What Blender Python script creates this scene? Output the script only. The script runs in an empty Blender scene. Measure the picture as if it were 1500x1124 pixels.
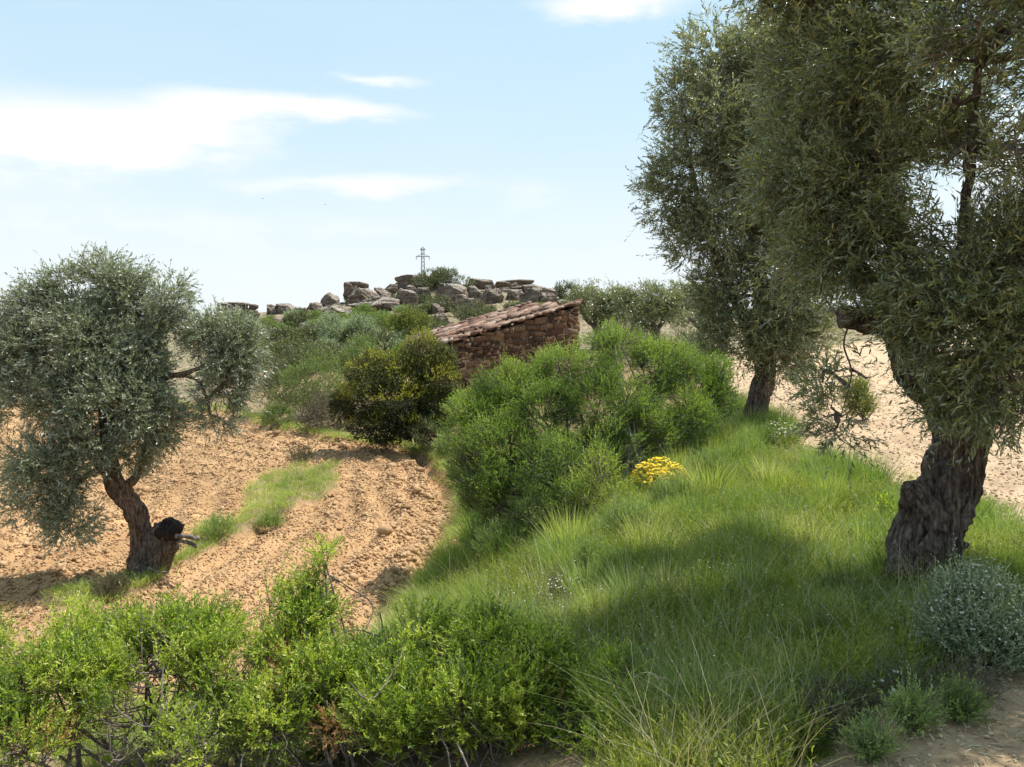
import bpy, math, numpy as np
from mathutils import Vector
C = bpy.context.scene.collection
rng = np.random.default_rng(11)
R = math.radians

# ------------------------------------------------------------------ camera model
F = 1167.0; PITCH = math.atan((562 - 470) / F); EYE = 4.0
cp, sp = math.cos(PITCH), math.sin(PITCH)
def ray(px, py):
    a = (px - 750) / F; b = (562 - py) / F
    return np.array([a, cp + b * sp, -sp + b * cp])
def P(px, py, Y):
    d = ray(px, py); return d * (Y / d[1]) + np.array([0, 0, EYE])
def pxm(Y): return Y / F          # metres per photo pixel at depth Y

# ------------------------------------------------------------------ noise
def _h(ix, iy, iz, s):
    n = (ix * 374761393 + iy * 668265263 + iz * 2147483647 + s * 1274126177) & 0xffffffff
    n = ((n ^ (n >> 13)) * 1274126177) & 0xffffffff
    n = ((n ^ (n >> 16)) * 2246822519) & 0xffffffff
    return ((n ^ (n >> 15)) & 0xffffff) / float(0xffffff) * 2 - 1
def noise(p, s=0):
    p = np.asarray(p, float); i = np.floor(p).astype(np.int64); f = p - i
    f = f * f * (3 - 2 * f); r = 0
    for dx in (0, 1):
        wx = f[..., 0] if dx else 1 - f[..., 0]
        for dy in (0, 1):
            wy = f[..., 1] if dy else 1 - f[..., 1]
            for dz in (0, 1):
                wz = f[..., 2] if dz else 1 - f[..., 2]
                r = r + wx * wy * wz * _h(i[..., 0] + dx, i[..., 1] + dy, i[..., 2] + dz, s)
    return r
def fbm(p, o=4, s=0, g=0.5):
    a, r, q = 1.0, 0, np.asarray(p, float)
    for k in range(o):
        r = r + a * noise(q, s + k * 17); a *= g; q = q * 2.03 + 5.1
    return r
def n2(x, y, sc, s=0, o=3): return fbm(np.stack([x / sc, y / sc, np.zeros_like(x) + .37], -1), o, s)
def nrm(v): return v / (np.linalg.norm(v, axis=-1, keepdims=True) + 1e-9)

# ------------------------------------------------------------------ terrain
ctl = [(550, 900, 9.5), (200, 845, 11), (0, 890, 9.8), (0, 590, 34), (300, 592, 32), (400, 640, 22), (650, 660, 19.5),
       (520, 655, 20), (690, 790, 12), (400, 760, 13.5), (-300, 800, 12), (-400, 600, 34), (600, 770, 12.5),
       (1350, 862, 5.7), (1050, 665, 11.8), (900, 780, 8.5), (750, 910, 6.9), (1110, 620, 14.3), (780, 790, 10.2),
       (860, 700, 12.2), (1200, 760, 8.0), (1100, 1000, 4.2), (900, 1000, 4.6),
       (1450, 705, 10), (1480, 790, 7.4), (1150, 603, 17), (1220, 562, 25), (1250, 512, 50), (1700, 700, 10), (1800, 560, 26),
       (1300, 1110, 3.0), (1450, 1040, 3.4), (600, 1090, 4.6), (200, 1110, 5.0), (-100, 1110, 5.2), (400, 1010, 7.2), (100, 1010, 7.0),
       (750, 595, 23.5), (900, 570, 23.5), (980, 545, 26), (580, 615, 24), (450, 600, 27), (560, 560, 30), (430, 548, 34),
       (700, 520, 36), (450, 505, 45), (600, 480, 55), (340, 495, 55), (850, 490, 50), (960, 495, 42),
       (600, 447, 70), (650, 419, 80), (540, 440, 76), (590, 424, 79), (740, 424, 84), (800, 432, 86), (860, 445, 90), (470, 457, 74), (380, 466, 72), (300, 474, 72),
       (960, 448, 95), (1060, 452, 100), (680, 440, 70), (760, 448, 66), (1300, 462, 110)]
cw = [tuple(P(*c)) for c in ctl]
for x, y, z in [(0, 0, -1.65), (-5, 0, -2.3), (-12, 3, -3.2), (5, 0, -1.6), (10, 3, -1.9), (0, -20, -1.5), (-30, -5, -3.4), (30, 0, -2), (0, -100, -2),
                (-14, 150, -1), (30, 160, -.5), (120, 120, -2), (-90, 90, -3.3), (-60, 60, -3.4), (60, 60, -1.9), (-50, 20, -3.5), (40, 25, -2)] + \
               [(400 * math.cos(a), 400 * math.sin(a), -4) for a in np.arange(0, 6.28, .785)] + [(3000 * math.cos(a), 3000 * math.sin(a), -6) for a in np.arange(0, 6.28, .785)]:
    cw.append((x, y, z + EYE))
cw = np.array(cw)
def warp(x, y):
    r = np.hypot(x, y) + 1e-6; s = np.log1p(r / 6.0) / r
    return np.stack([x * s, y * s], -1)
def _tps(d2): return 0.5 * d2 * np.log(d2 + 1e-12)
_W = warp(cw[:, 0], cw[:, 1]); _n = len(_W)
_D = _tps(((_W[:, None] - _W[None]) ** 2).sum(-1)) + np.eye(_n) * 0.0004
_A = np.zeros((_n + 3, _n + 3)); _A[:_n, :_n] = _D; _A[:_n, _n] = 1; _A[:_n, _n + 1:] = _W
_A[_n:, :_n] = _A[:_n, _n:].T
_c = np.linalg.solve(_A, np.concatenate([cw[:, 2], [0, 0, 0]]))
def base_h(x, y):
    q = warp(x, y); o = _c[_n] + q @ _c[_n + 1:]
    for k in range(_n): o = o + _c[k] * _tps(((q - _W[k]) ** 2).sum(-1))
    return o
def hit(px, py, off=0.0):
    d = ray(px, py); t = np.concatenate([np.linspace(1.2, 40, 1600), np.linspace(40, 400, 1500)])
    pts = d[None] * t[:, None]; g = base_h(pts[:, 0], pts[:, 1]) + off
    k = np.argmax(pts[:, 2] + EYE < g)
    if k == 0: k = len(t) - 1
    return pts[k] + np.array([0, 0, EYE])
def hitxy(l): return np.array([hit(*p)[:2] for p in l])
def inpoly(x, y, poly):
    ins = np.zeros(x.shape, bool); n = len(poly)
    for i in range(n):
        x0, y0 = poly[i]; x1, y1 = poly[(i + 1) % n]
        if y0 == y1: continue
        ins ^= ((y0 > y) != (y1 > y)) & (x < (x1 - x0) * (y - y0) / (y1 - y0) + x0)
    return ins
def dist_line(x, y, pl):
    d = np.full(x.shape, 1e9)
    for i in range(len(pl) - 1):
        a, b = pl[i], pl[i + 1]; e = b - a
        t = np.clip(((x - a[0]) * e[0] + (y - a[1]) * e[1]) / (e @ e), 0, 1)
        d = np.minimum(d, np.hypot(x - a[0] - t * e[0], y - a[1] - t * e[1]))
    return d
edge = hitxy([(250, 590), (340, 602), (400, 622), (500, 644), (600, 655), (645, 668), (680, 700), (700, 745), (690, 790), (650, 845), (610, 900), (540, 980), (420, 1050), (150, 1075), (-150, 1080)])
redge = hitxy([(1000, 540), (1085, 575), (1130, 615), (1180, 660), (1240, 700), (1310, 722), (1420, 745), (1500, 795)])
bank_poly = np.vstack([edge, [[-12, 2.5], [-12, -12], [14, -12], [14, 4.5], [7, 5.9]], redge[::-1], hitxy([(900, 530), (640, 540), (400, 560)])])
hill_poly = np.vstack([hitxy([(-500, 582), (0, 582), (250, 590), (340, 602), (400, 622), (500, 644), (640, 600), (860, 560), (1000, 540)]), hitxy([(1250, 500), (1600, 500)]), [[400, 60], [4000, 60], [4000, 4000], [-4000, 4000], [-4000, 30]]])
strip_poly = hitxy([(70, 885), (170, 862), (240, 830), (300, 790), (355, 752), (370, 715), (430, 688), (490, 692), (492, 725), (430, 752), (380, 775), (320, 812), (240, 850), (170, 890), (90, 905)])
dirt_poly = np.vstack([hitxy([(1170, 1090), (1230, 1040), (1330, 1000), (1420, 985), (1500, 975), (1700, 960)]), [[12, 2], [12, -8], [.6, -8], [.6, 2.2]]])
def zones(x, y):
    j = .22 * n2(x, y, .5, 3); j2 = .22 * n2(x, y, .5, 9)
    r = np.hypot(x, y); k = np.clip(r / 12, .5, 4)
    xx, yy = x + j * k, y + j2 * k
    bank = inpoly(xx, yy, bank_poly); hill = inpoly(xx, yy, hill_poly) & ~bank
    strip = inpoly(x + j * .7, y + j2 * .7, strip_poly); dirt = inpoly(x + j, y + j2, dirt_poly)
    right = ~bank & ~hill & (x > 0.0 + 0 * y) & (y > -50)
    field = ~bank & ~hill & ~right
    return bank & ~dirt, hill, strip & field, dirt, right, field
def height(x, y, z=None):
    x = np.asarray(x, float); y = np.asarray(y, float)
    bank, hill, strip, dirt, right, field = zones(x, y)
    h = base_h(x, y); r = np.hypot(x, y)
    near = r < 60
    d = np.full(x.shape, 99.0); d[near] = dist_line(x[near], y[near], edge)
    fm = (field & near).astype(float); fade = np.clip(1.3 - r / 45, 0, 1)
    wob = .25 * n2(x, y, 2.2, 5)
    h = h + fm * fade * (.065 * np.sin((d + wob) * 2 * math.pi / .62) + .05 * n2(x, y, .28, 21, 4) + .05 * n2(x, y, 1.4, 22, 2) - .17 * np.exp(-((d - .5 - .5 * wob) / .2) ** 2) + .07 * np.exp(-((d - .05) / .22) ** 2))
    h = h + (right & near) * (.04 * np.sin((x * .9 + .35 * y + wob) * 2 * math.pi / .8) * np.clip(1.3 - r / 40, 0, 1) + .014 * n2(x, y, .3, 31, 4) + .05 * n2(x, y, 1.6, 32, 2))
    h = h + bank * (.08 * n2(x, y, .8, 41, 3)) + strip * (.10 + .05 * n2(x, y, .5, 42)) + dirt * (.025 * n2(x, y, .25, 43, 4))
    h = h + hill * (.10 * n2(x, y, 1.5, 51, 3) + .35 * np.clip((r - 40) / 30, 0, 1) * n2(x, y, 9, 52, 2))
    return h
def gz(x, y): return float(height(np.array([x]), np.array([y]))[0])

# ------------------------------------------------------------------ mesh helpers
class MB:
    def __init__(s): s.V = []; s.F = {}; s.A = []; s.n = 0
    def add(s, V, F, a=None):
        V = np.asarray(V, float).reshape(-1, 3)
        for f in (F if isinstance(F, (list, tuple)) else [F]):
            f = np.asarray(f)
            if f.size: s.F.setdefault(f.shape[1], []).append(f + s.n)
        if a is None: a = 0.5
        s.A.append(np.broadcast_to(np.asarray(a, float), (len(V),)).copy()); s.V.append(V); s.n += len(V)
    def build(s, name, mat, parent=None, smooth=False, origin=None):
        V = np.vstack(s.V); A = np.concatenate(s.A)
        me = bpy.data.meshes.new(name); me.vertices.add(len(V))
        if origin is not None: V = V - np.asarray(origin)
        me.vertices.foreach_set("co", V.astype(np.float32).ravel())
        idx, st, tot, c = [], [], [], 0
        for k, fl in s.F.items():
            f = np.vstack(fl); idx.append(f.ravel()); st.append(c + np.arange(len(f)) * k); tot.append(np.full(len(f), k)); c += f.size
        idx = np.concatenate(idx).astype(np.int32); st = np.concatenate(st).astype(np.int32)
        me.loops.add(len(idx)); me.loops.foreach_set("vertex_index", idx)
        me.polygons.add(len(st)); me.polygons.foreach_set("loop_start", st)
        try: me.polygons.foreach_set("loop_total", np.concatenate(tot).astype(np.int32))
        except Exception: pass
        at = me.attributes.new("rnd", 'FLOAT', 'POINT'); at.data.foreach_set("value", A.astype(np.float32))
        me.update(calc_edges=True)
        if smooth: me.polygons.foreach_set("use_smooth", np.ones(len(st), bool))
        me.materials.append(mat)
        o = bpy.data.objects.new(name, me); C.objects.link(o)
        if parent is not None:
            o.parent = parent
            if origin is None:      # built in world coordinates
                o.location = -parent.location
        elif origin is not None: o.location = origin
        return o
def tag(o, label=None, cat=None, group=None, kind=None):
    if label: o['label'] = label
    if cat: o['category'] = cat
    if group: o['group'] = group
    if kind: o['kind'] = kind
    return o
def empty(name, loc, label, cat, group=None):
    o = bpy.data.objects.new(name, None); C.objects.link(o); o.location = [float(v) for v in loc]
    o.empty_display_size = .1
    return tag(o, label, cat, group)
def copy_tree(o, parent=None):
    c = o.copy(); C.objects.link(c)
    if parent: c.parent = parent
    for ch in list(o.children): copy_tree(ch, c)
    return c
def spline(pts, n):
    pts = np.asarray(pts, float); k = len(pts)
    t = np.linspace(0, k - 1, n); i = np.clip(t.astype(int), 0, k - 2); f = (t - i)[:, None]
    p0 = pts[np.clip(i - 1, 0, k - 1)]; p1 = pts[i]; p2 = pts[i + 1]; p3 = pts[np.clip(i + 2, 0, k - 1)]
    return .5 * (2 * p1 + (p2 - p0) * f + (2 * p0 - 5 * p1 + 4 * p2 - p3) * f ** 2 + (3 * p1 - p0 - 3 * p2 + p3) * f ** 3)
def tube(mb, pts, rad, n=14, sides=8, bump=0.0, bscale=.1, flute=0.0, cap=True, seed=0, a=.5, twist=1.5, ridge=0):
    c = spline(pts, n); r = spline(np.array(rad, float)[:, None] * [1, 0, 0], n)[:, 0]
    r = np.maximum(r, .0005)
    T = nrm(np.gradient(c, axis=0)); ref = np.array([.31, -.9, .2]); U = nrm(np.cross(T, ref)); W = np.cross(T, U)
    th = np.arange(sides) * 2 * math.pi / sides
    L = np.concatenate([[0], np.cumsum(np.linalg.norm(np.diff(c, axis=0), axis=1))])
    rr = r[:, None] * np.ones((1, sides))
    if flute:
        ph = th[None] + twist * L[:, None] + .5 * noise(np.stack([np.cos(th)[None] * 1.2 + 0 * L[:, None], np.sin(th)[None] * 1.2 + 0 * L[:, None], L[:, None] * 1.5 + 0 * th[None]], -1), seed)
        rr = rr * (1 + flute * (np.abs(np.sin(ph * 2.5)) - .6) + flute * .5 * (np.abs(np.sin(ph * 5.5 + 1)) - .6))
    D = np.cos(th)[None, :, None] * U[:, None] + np.sin(th)[None, :, None] * W[:, None]
    V = c[:, None] + D * rr[..., None]
    if bump: V = V + D * (bump * fbm(V / bscale, 4, seed))[..., None]
    if ridge:
        q = np.stack([np.cos(th)[None] * rr, np.sin(th)[None] * rr, (L[:, None] + 0 * rr) * .22], -1) / ridge
        q[..., 2] += noise(V / .25, seed + 2) * .5
        V = V + D * (ridge * .28 * (1 - 2.4 * np.abs(noise(q, seed + 4))) + ridge * .16 * (1 - 2 * np.abs(noise(q * 2.3, seed + 6))) + ridge * .12 * noise(V / (ridge * .5), seed + 8))[..., None]
    i = np.arange(n - 1)[:, None] * sides; j = np.arange(sides)[None]; jn = (j + 1) % sides
    Fq = np.stack([i + j, i + jn, i + sides + jn, i + sides + j], -1).reshape(-1, 4)
    V = V.reshape(-1, 3); fs = [Fq]
    if cap:
        V = np.vstack([V, c[-1:] + T[-1:] * r[-1] * .2]); k = (n - 1) * sides
        fs.append(np.stack([k + np.arange(sides), k + (np.arange(sides) + 1) % sides, np.full(sides, n * sides)], -1))
    mb.add(V, fs, a)
def tubes3(mb, A, B, ra, rb, bend=.12, a=.4):
    """many thin 3-sided 2-segment twigs at once"""
    A = np.asarray(A); B = np.asarray(B); N = len(A); d = B - A; L = np.linalg.norm(d, axis=1, keepdims=True)
    M = A + d * .5 + rng.normal(size=(N, 3)) * L * bend
    U = nrm(np.cross(d, rng.normal(size=(N, 3)))); W = nrm(np.cross(d, U)); out = []
    ra = np.broadcast_to(ra, (N,))[:, None]; rb = np.broadcast_to(rb, (N,))[:, None]
    for c, r in ((A, ra), (M, (ra + rb) / 2), (B, rb)):
        for k in range(3):
            t = k * 2.0944; out.append(c + (U * math.cos(t) + W * math.sin(t)) * r)
    V = np.stack(out, 1); b = (np.arange(N) * 9)[:, None]; f = []
    for s in (0, 3):
        for k in range(3):
            kn = (k + 1) % 3; f.append(b + np.array([s + k, s + kn, s + 3 + kn, s + 3 + k]))
    mb.add(V.reshape(-1, 3), np.vstack(f), a)
def leaves(mb, b, d, w, L, Wd, a, fold=.15, curl=0.0):
    """b base, d direction, w width direction, L length, Wd half width: lanceolate leaf of two quads"""
    d = nrm(d); w = nrm(w - d * (w * d).sum(-1, keepdims=True)); n = np.cross(w, d)
    L = np.broadcast_to(L, (len(b),))[:, None]; Wd = np.broadcast_to(Wd, (len(b),))[:, None]
    t = b + d * L - n * L * curl
    V = np.stack([b, b + d * L * .3 + w * Wd + n * Wd * fold, b + d * L * .72 + w * Wd * .75 + n * (Wd * fold - L * curl * .5), t,
                  b + d * L * .72 - w * Wd * .75 + n * (Wd * fold - L * curl * .5), b + d * L * .3 - w * Wd + n * Wd * fold], 1)
    k = (np.arange(len(b)) * 6)[:, None]
    mb.add(V.reshape(-1, 3), [np.vstack([k + [0, 1, 2, 3], k + [0, 3, 4, 5]])], np.repeat(a, 6))
def shoots(mb, sb, o, d, L, n, ll, lw, ang=.8, bend=None, stem=.0015, a=None, fold=.15, jit=.25, t0=.1):
    N = len(o); d = nrm(d); L = np.broadcast_to(L, (N,))
    if a is None: a = rng.random(N)
    if bend is None: bend = rng.normal(size=(N, 3)) * .15
    U = nrm(np.cross(d, rng.normal(size=(N, 3)))); W = np.cross(d, U); ph0 = rng.random(N) * 6.28
    for k in range(n):
        t = t0 + (1 - t0) * (k + rng.random(N) * .6) / n
        pos = o + d * (L * t)[:, None] + bend * (L * t * t)[:, None]
        dd = nrm(d + 2 * bend * t[:, None]); ph = ph0 + k * 2.4
        out = U * np.cos(ph)[:, None] + W * np.sin(ph)[:, None]
        an = ang * (1.15 - .5 * t) + rng.normal(size=N) * jit
        ld = dd * np.cos(an)[:, None] + out * np.sin(an)[:, None] + rng.normal(size=(N, 3)) * jit * .6
        sc = rng.uniform(.65, 1.1, N)
        leaves(mb, pos, ld, np.cross(ld, dd) + rng.normal(size=(N, 3)) * .35, ll * sc, lw * sc, np.clip(a + rng.normal(size=N) * .18, 0, 1), fold)
    if sb is not None: tubes3(sb, o, o + d * L[:, None] + bend * L[:, None], stem, stem * .4, .02)
def in_clumps(cl, n, shell=.45, thr=-.15, ns=.35, seed=1, flat=0.0):
    """random points in ellipsoid clumps (x,y,z,rx,ry,rz[,weight]), thinned by noise; returns points, outward directions, clump index"""
    cl = np.array([tuple(c) + (1.0,) * (7 - len(c)) for c in cl]); w = (cl[:, 3] * cl[:, 4] * cl[:, 5]) ** (.75) * cl[:, 6]; w /= w.sum()
    P_, O_, I_ = [], [], []; got = 0
    while got < n:
        m = int(n * 1.6) + 10; i = rng.choice(len(cl), m, p=w); u = nrm(rng.normal(size=(m, 3)))
        r = shell + (1 - shell) * rng.random(m) ** .6
        lump = 1 + .22 * noise(u * 1.7 + i[:, None] * 3.3, seed + 5)
        q = cl[i, :3] + u * cl[i, 3:6] * (r * lump)[:, None]
        k = noise(q / ns, seed) + .4 * noise(q / (ns * .4), seed + 1) + rng.normal(size=m) * .08 > thr
        P_.append(q[k]); O_.append(u[k]); I_.append(i[k]); got += k.sum()
    return np.vstack(P_)[:n], np.vstack(O_)[:n], np.concatenate(I_)[:n]

# ------------------------------------------------------------------ materials
def newmat(name):
    m = bpy.data.materials.new(name); m.use_nodes = True; nt = m.node_tree; nt.nodes.clear()
    return m, nt
def N(nt, t, **kw):
    n = nt.nodes.new(t)
    for k, v in kw.items():
        if k.startswith('i_'): n.inputs[int(k[2:]) if k[2:].isdigit() else k[2:].replace('_', ' ')].default_value = v
        else: setattr(n, k, v)
    return n
def col(c): return (c[0], c[1], c[2], 1)
def ramp(nt, fac, stops):
    r = N(nt, 'ShaderNodeValToRGB'); e = r.color_ramp.elements
    while len(e) < len(stops): e.new(.5)
    for k, (p, c) in enumerate(stops): e[k].position = p; e[k].color = col(c)
    nt.links.new(fac, r.inputs[0]); return r.outputs[0]
def mixc(nt, f, a, b, blend='MIX'):
    m = N(nt, 'ShaderNodeMix', data_type='RGBA', blend_type=blend)
    for s, v in ((0, f), (6, a), (7, b)):
        if hasattr(v, 'is_output') or isinstance(v, bpy.types.NodeSocket): nt.links.new(v, m.inputs[s])
        else: m.inputs[s].default_value = v if s == 0 else col(v)
    return m.outputs[2]
def tex(nt, scale, detail=4, rough=.55, coord='Object', kind='ShaderNodeTexNoise', stretch=None):
    tc = N(nt, 'ShaderNodeTexCoord'); o = tc.outputs[coord]
    if stretch:
        mp = N(nt, 'ShaderNodeMapping'); mp.inputs['Scale'].default_value = stretch; nt.links.new(o, mp.inputs[0]); o = mp.outputs[0]
    n = N(nt, kind); n.inputs['Scale'].default_value = scale
    if 'Detail' in n.inputs: n.inputs['Detail'].default_value = detail
    if 'Roughness' in n.inputs: n.inputs['Roughness'].default_value = rough
    nt.links.new(o, n.inputs['Vector']); return n.outputs[0]
def bumpn(nt, h, strength=.5, dist=.02):
    b = N(nt, 'ShaderNodeBump'); b.inputs['Strength'].default_value = strength; b.inputs['Distance'].default_value = dist
    nt.links.new(h, b.inputs['Height']); return b.outputs[0]
def finish(nt, color, rough=.9, normal=None, spec=.3):
    p = N(nt, 'ShaderNodeBsdfPrincipled'); o = N(nt, 'ShaderNodeOutputMaterial')
    if isinstance(color, bpy.types.NodeSocket): nt.links.new(color, p.inputs['Base Color'])
    else: p.inputs['Base Color'].default_value = col(color)
    p.inputs['Roughness'].default_value = rough; p.inputs['Specular IOR Level'].default_value = spec
    if normal: nt.links.new(normal, p.inputs['Normal'])
    nt.links.new(p.outputs[0], o.inputs[0]); return p
def attr(nt, name='rnd'): return N(nt, 'ShaderNodeAttribute', attribute_name=name)
def leafmat(name, c1, c2, c3=None, under=None, trans=.4, tcol=None, rough=.45, spec=.4):
    m, nt = newmat(name); a = attr(nt).outputs['Fac']
    stops = [(.1, c1), (.85, c2)] + ([(1.0, c3)] if c3 else [])
    c = ramp(nt, a, stops)
    if under:
        g = N(nt, 'ShaderNodeNewGeometry'); c = mixc(nt, g.outputs['Backfacing'], c, under)
    p = N(nt, 'ShaderNodeBsdfPrincipled'); nt.links.new(c, p.inputs['Base Color']); p.inputs['Roughness'].default_value = rough
    p.inputs['Specular IOR Level'].default_value = spec
    t = N(nt, 'ShaderNodeBsdfTranslucent')
    if tcol: t.inputs[0].default_value = col(tcol)
    else: nt.links.new(mixc(nt, 1.0, c, (1.5, 1.6, .7), 'MULTIPLY'), t.inputs[0])
    x = N(nt, 'ShaderNodeMixShader'); x.inputs[0].default_value = trans; o = N(nt, 'ShaderNodeOutputMaterial')
    nt.links.new(p.outputs[0], x.inputs[1]); nt.links.new(t.outputs[0], x.inputs[2]); nt.links.new(x.outputs[0], o.inputs[0])
    return m
M = {}
M['olive'] = leafmat('olive_leaf', (.075, .098, .038), (.185, .21, .08), (.32, .31, .10), under=(.28, .30, .21), trans=.30, rough=.26, spec=.75)
M['olive_grey'] = leafmat('grey_olive_leaf', (.09, .11, .06), (.23, .26, .17), under=(.38, .41, .34), trans=.2, rough=.36, spec=.55)
M['olive_light'] = leafmat('sunlit_silvery_olive_leaf', (.085, .10, .045), (.20, .22, .11), (.30, .28, .12), under=(.34, .35, .26), trans=.28, rough=.33, spec=.6)  # silvery leaf, lighter copy of the olive leaf with a sunlit tone in its colour
M['bright'] = leafmat('bright_green_leaf', (.10, .17, .02), (.40, .48, .06), (.52, .52, .14), trans=.45, spec=.5)
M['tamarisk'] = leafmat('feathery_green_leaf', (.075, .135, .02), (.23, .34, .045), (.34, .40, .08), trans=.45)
M['juniper'] = leafmat('dark_evergreen_leaf', (.018, .034, .008), (.33, .33, .03), trans=.15)
M['yellowgreen'] = leafmat('yellow_green_leaf', (.10, .13, .02), (.22, .25, .035), trans=.3)
M['scrub'] = leafmat('scrub_leaf', (.065, .085, .03), (.16, .18, .065), trans=.2)
M['scrub_green'] = leafmat('fresh_scrub_leaf', (.095, .15, .035), (.22, .29, .07), trans=.3)
M['scrub_brown'] = leafmat('dry_scrub_leaf', (.075, .065, .04), (.15, .13, .075), trans=.15)
M['greyleaf'] = leafmat('silver_scrub_leaf', (.17, .23, .14), (.37, .42, .29), trans=.3)
M['grass'] = leafmat('grass_blade', (.095, .17, .035), (.37, .42, .12), (.56, .50, .30), trans=.42, rough=.5, spec=.3)
M['herb'] = leafmat('herb_leaf', (.11, .15, .025), (.30, .32, .05), trans=.42)
M['lavgrey'] = leafmat('grey_green_herb_leaf', (.15, .23, .07), (.33, .40, .15), trans=.4)
M['straw'] = leafmat('dry_straw', (.36, .30, .19), (.52, .46, .33), trans=.25, rough=.7)
M['rust'] = leafmat('withered_leaf', (.30, .15, .06), (.42, .24, .11), trans=.3)
M['yellow'] = leafmat('yellow_petal', (.75, .50, .01), (.85, .66, .02), trans=.25, rough=.6)
M['white'] = leafmat('white_petal', (.55, .52, .48), (.80, .78, .74), trans=.3, rough=.6)
def barkmat(name, c1, c2, c3, sc=9, stretch=(1, 1, .22), dist=.03):
    m, nt = newmat(name); t = tex(nt, sc, 8, .7, stretch=stretch); t2 = tex(nt, 3, 4)
    c = ramp(nt, t, [(.36, c1), (.5, c2), (.66, c3)]); c = mixc(nt, .6, c, ramp(nt, t2, [(.35, (.6, .6, .6)), (.65, (1.2, 1.2, 1.2))]), 'MULTIPLY')
    finish(nt, c, .9, bumpn(nt, t, .9, dist)); return m
M['bark'] = barkmat('olive_bark', (.022, .016, .014), (.105, .078, .064), (.26, .21, .175), 38, (1, 1, .13), dist=.03)
M['bark_brown'] = barkmat('brown_olive_bark', (.03, .018, .012), (.15, .09, .06), (.30, .21, .15), 28, dist=.02)
M['twig'] = barkmat('grey_twig_bark', (.07, .055, .045), (.15, .125, .105), (.26, .23, .20), 25, dist=.004)
M['deadwood'] = barkmat('weathered_dead_wood', (.05, .038, .03), (.16, .13, .11), (.30, .27, .24), 24, dist=.015)
M['char'] = barkmat('charred_wood', (.006, .005, .005), (.022, .015, .012), (.07, .045, .032), 30)
def soilmat(name, kind=0):
    m, nt = newmat(name)
    z = attr(nt, 'zone'); s = N(nt, 'ShaderNodeSeparateColor'); nt.links.new(z.outputs['Color'], s.inputs[0])
    big = tex(nt, .35, 3); mid = tex(nt, 3.2, 6, .65); fine = tex(nt, 22, 6, .7)
    soil = mixc(nt, .5, ramp(nt, mid, [(.25, (.26, .15, .072)), (.5, (.41, .257, .132)), (.75, (.52, .36, .20))]), ramp(nt, fine, [(.3, (.27, .155, .072)), (.55, (.43, .275, .145)), (.75, (.55, .40, .245))]))
    soil = mixc(nt, .7, soil, ramp(nt, tex(nt, .6, 5, .6), [(.38, (.74, .70, .66)), (.62, (1.12, 1.12, 1.12))]), 'MULTIPLY')
    sand = mixc(nt, .5, ramp(nt, mid, [(.38, (.27, .18, .105)), (.60, (.52, .395, .26))]), ramp(nt, fine, [(.3, (.30, .20, .12)), (.6, (.53, .41, .28))]))
    earth = ramp(nt, fine, [(.3, (.13, .09, .05)), (.5, (.22, .16, .09)), (.7, (.30, .23, .15))])
    scr = mixc(nt, ramp(nt, mid, [(.42, (0, 0, 0)), (.56, (1, 1, 1))]), ramp(nt, fine, [(.3, (.05, .065, .025)), (.6, (.12, .13, .06)), (.75, (.20, .19, .11))]), ramp(nt, fine, [(.3, (.20, .14, .09)), (.65, (.36, .27, .19))]))
    c = mixc(nt, s.outputs[1], soil, sand); c = mixc(nt, s.outputs[0], c, earth); c = mixc(nt, s.outputs[2], c, scr)
    finish(nt, c, .95, bumpn(nt, fine, .7, .03), .15); return m
M['ground'] = soilmat('earth_ground')
def simple(name, c1, c2, c3, sc, bs=.5, bd=.02, rough=.9, useattr=.0):
    m, nt = newmat(name); t = tex(nt, sc, 7, .65)
    c = ramp(nt, t, [(.3, c1), (.52, c2), (.72, c3)])
    if useattr:
        g = ramp(nt, attr(nt).outputs['Fac'], [(0, (.55, .5, .5)), (.5, (1, 1, 1)), (1, (1.0, 1.0, 1.0))])
        c = mixc(nt, useattr, c, g, 'MULTIPLY')
    finish(nt, c, rough, bumpn(nt, t, bs, bd), .2); return m
M['clod'] = simple('soil_clod', (.29, .165, .078), (.43, .275, .147), (.56, .405, .255), 14, useattr=1)
M['sandclod'] = simple('pale_soil_clod', (.38, .25, .16), (.50, .36, .25), (.60, .47, .35), 14, useattr=1)
def stonemat():
    m, nt = newmat('wall_stone'); a = attr(nt).outputs['Fac']; t = tex(nt, 9, 6, .65)
    c = ramp(nt, a, [(0, (.06, .036, .027)), (.3, (.11, .06, .04)), (.6, (.155, .088, .055)), (.9, (.23, .145, .09)), (1, (.18, .13, .10))])
    c = mixc(nt, .75, c, ramp(nt, t, [(.3, (.55, .5, .5)), (.6, (1.15, 1.1, 1.05))]), 'MULTIPLY')
    finish(nt, c, .9, bumpn(nt, t, .6, .03), .2); return m
M['stone'] = stonemat()
M['mortar'] = simple('earth_mortar', (.09, .055, .04), (.14, .09, .06), (.2, .13, .09), 12)
def tilemat():
    m, nt = newmat('terracotta_tile'); a = attr(nt).outputs['Fac']; t = tex(nt, 6, 6, .65)
    c = ramp(nt, a, [(0, (.10, .055, .04)), (.5, (.21, .125, .09)), (.8, (.29, .205, .155)), (1, (.38, .31, .25))])
    c = mixc(nt, .7, c, ramp(nt, t, [(.3, (.5, .48, .46)), (.6, (1.15, 1.1, 1.1))]), 'MULTIPLY')
    finish(nt, c, .9, bumpn(nt, t, .5, .02), .2); return m
M['tile'] = tilemat()
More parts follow.
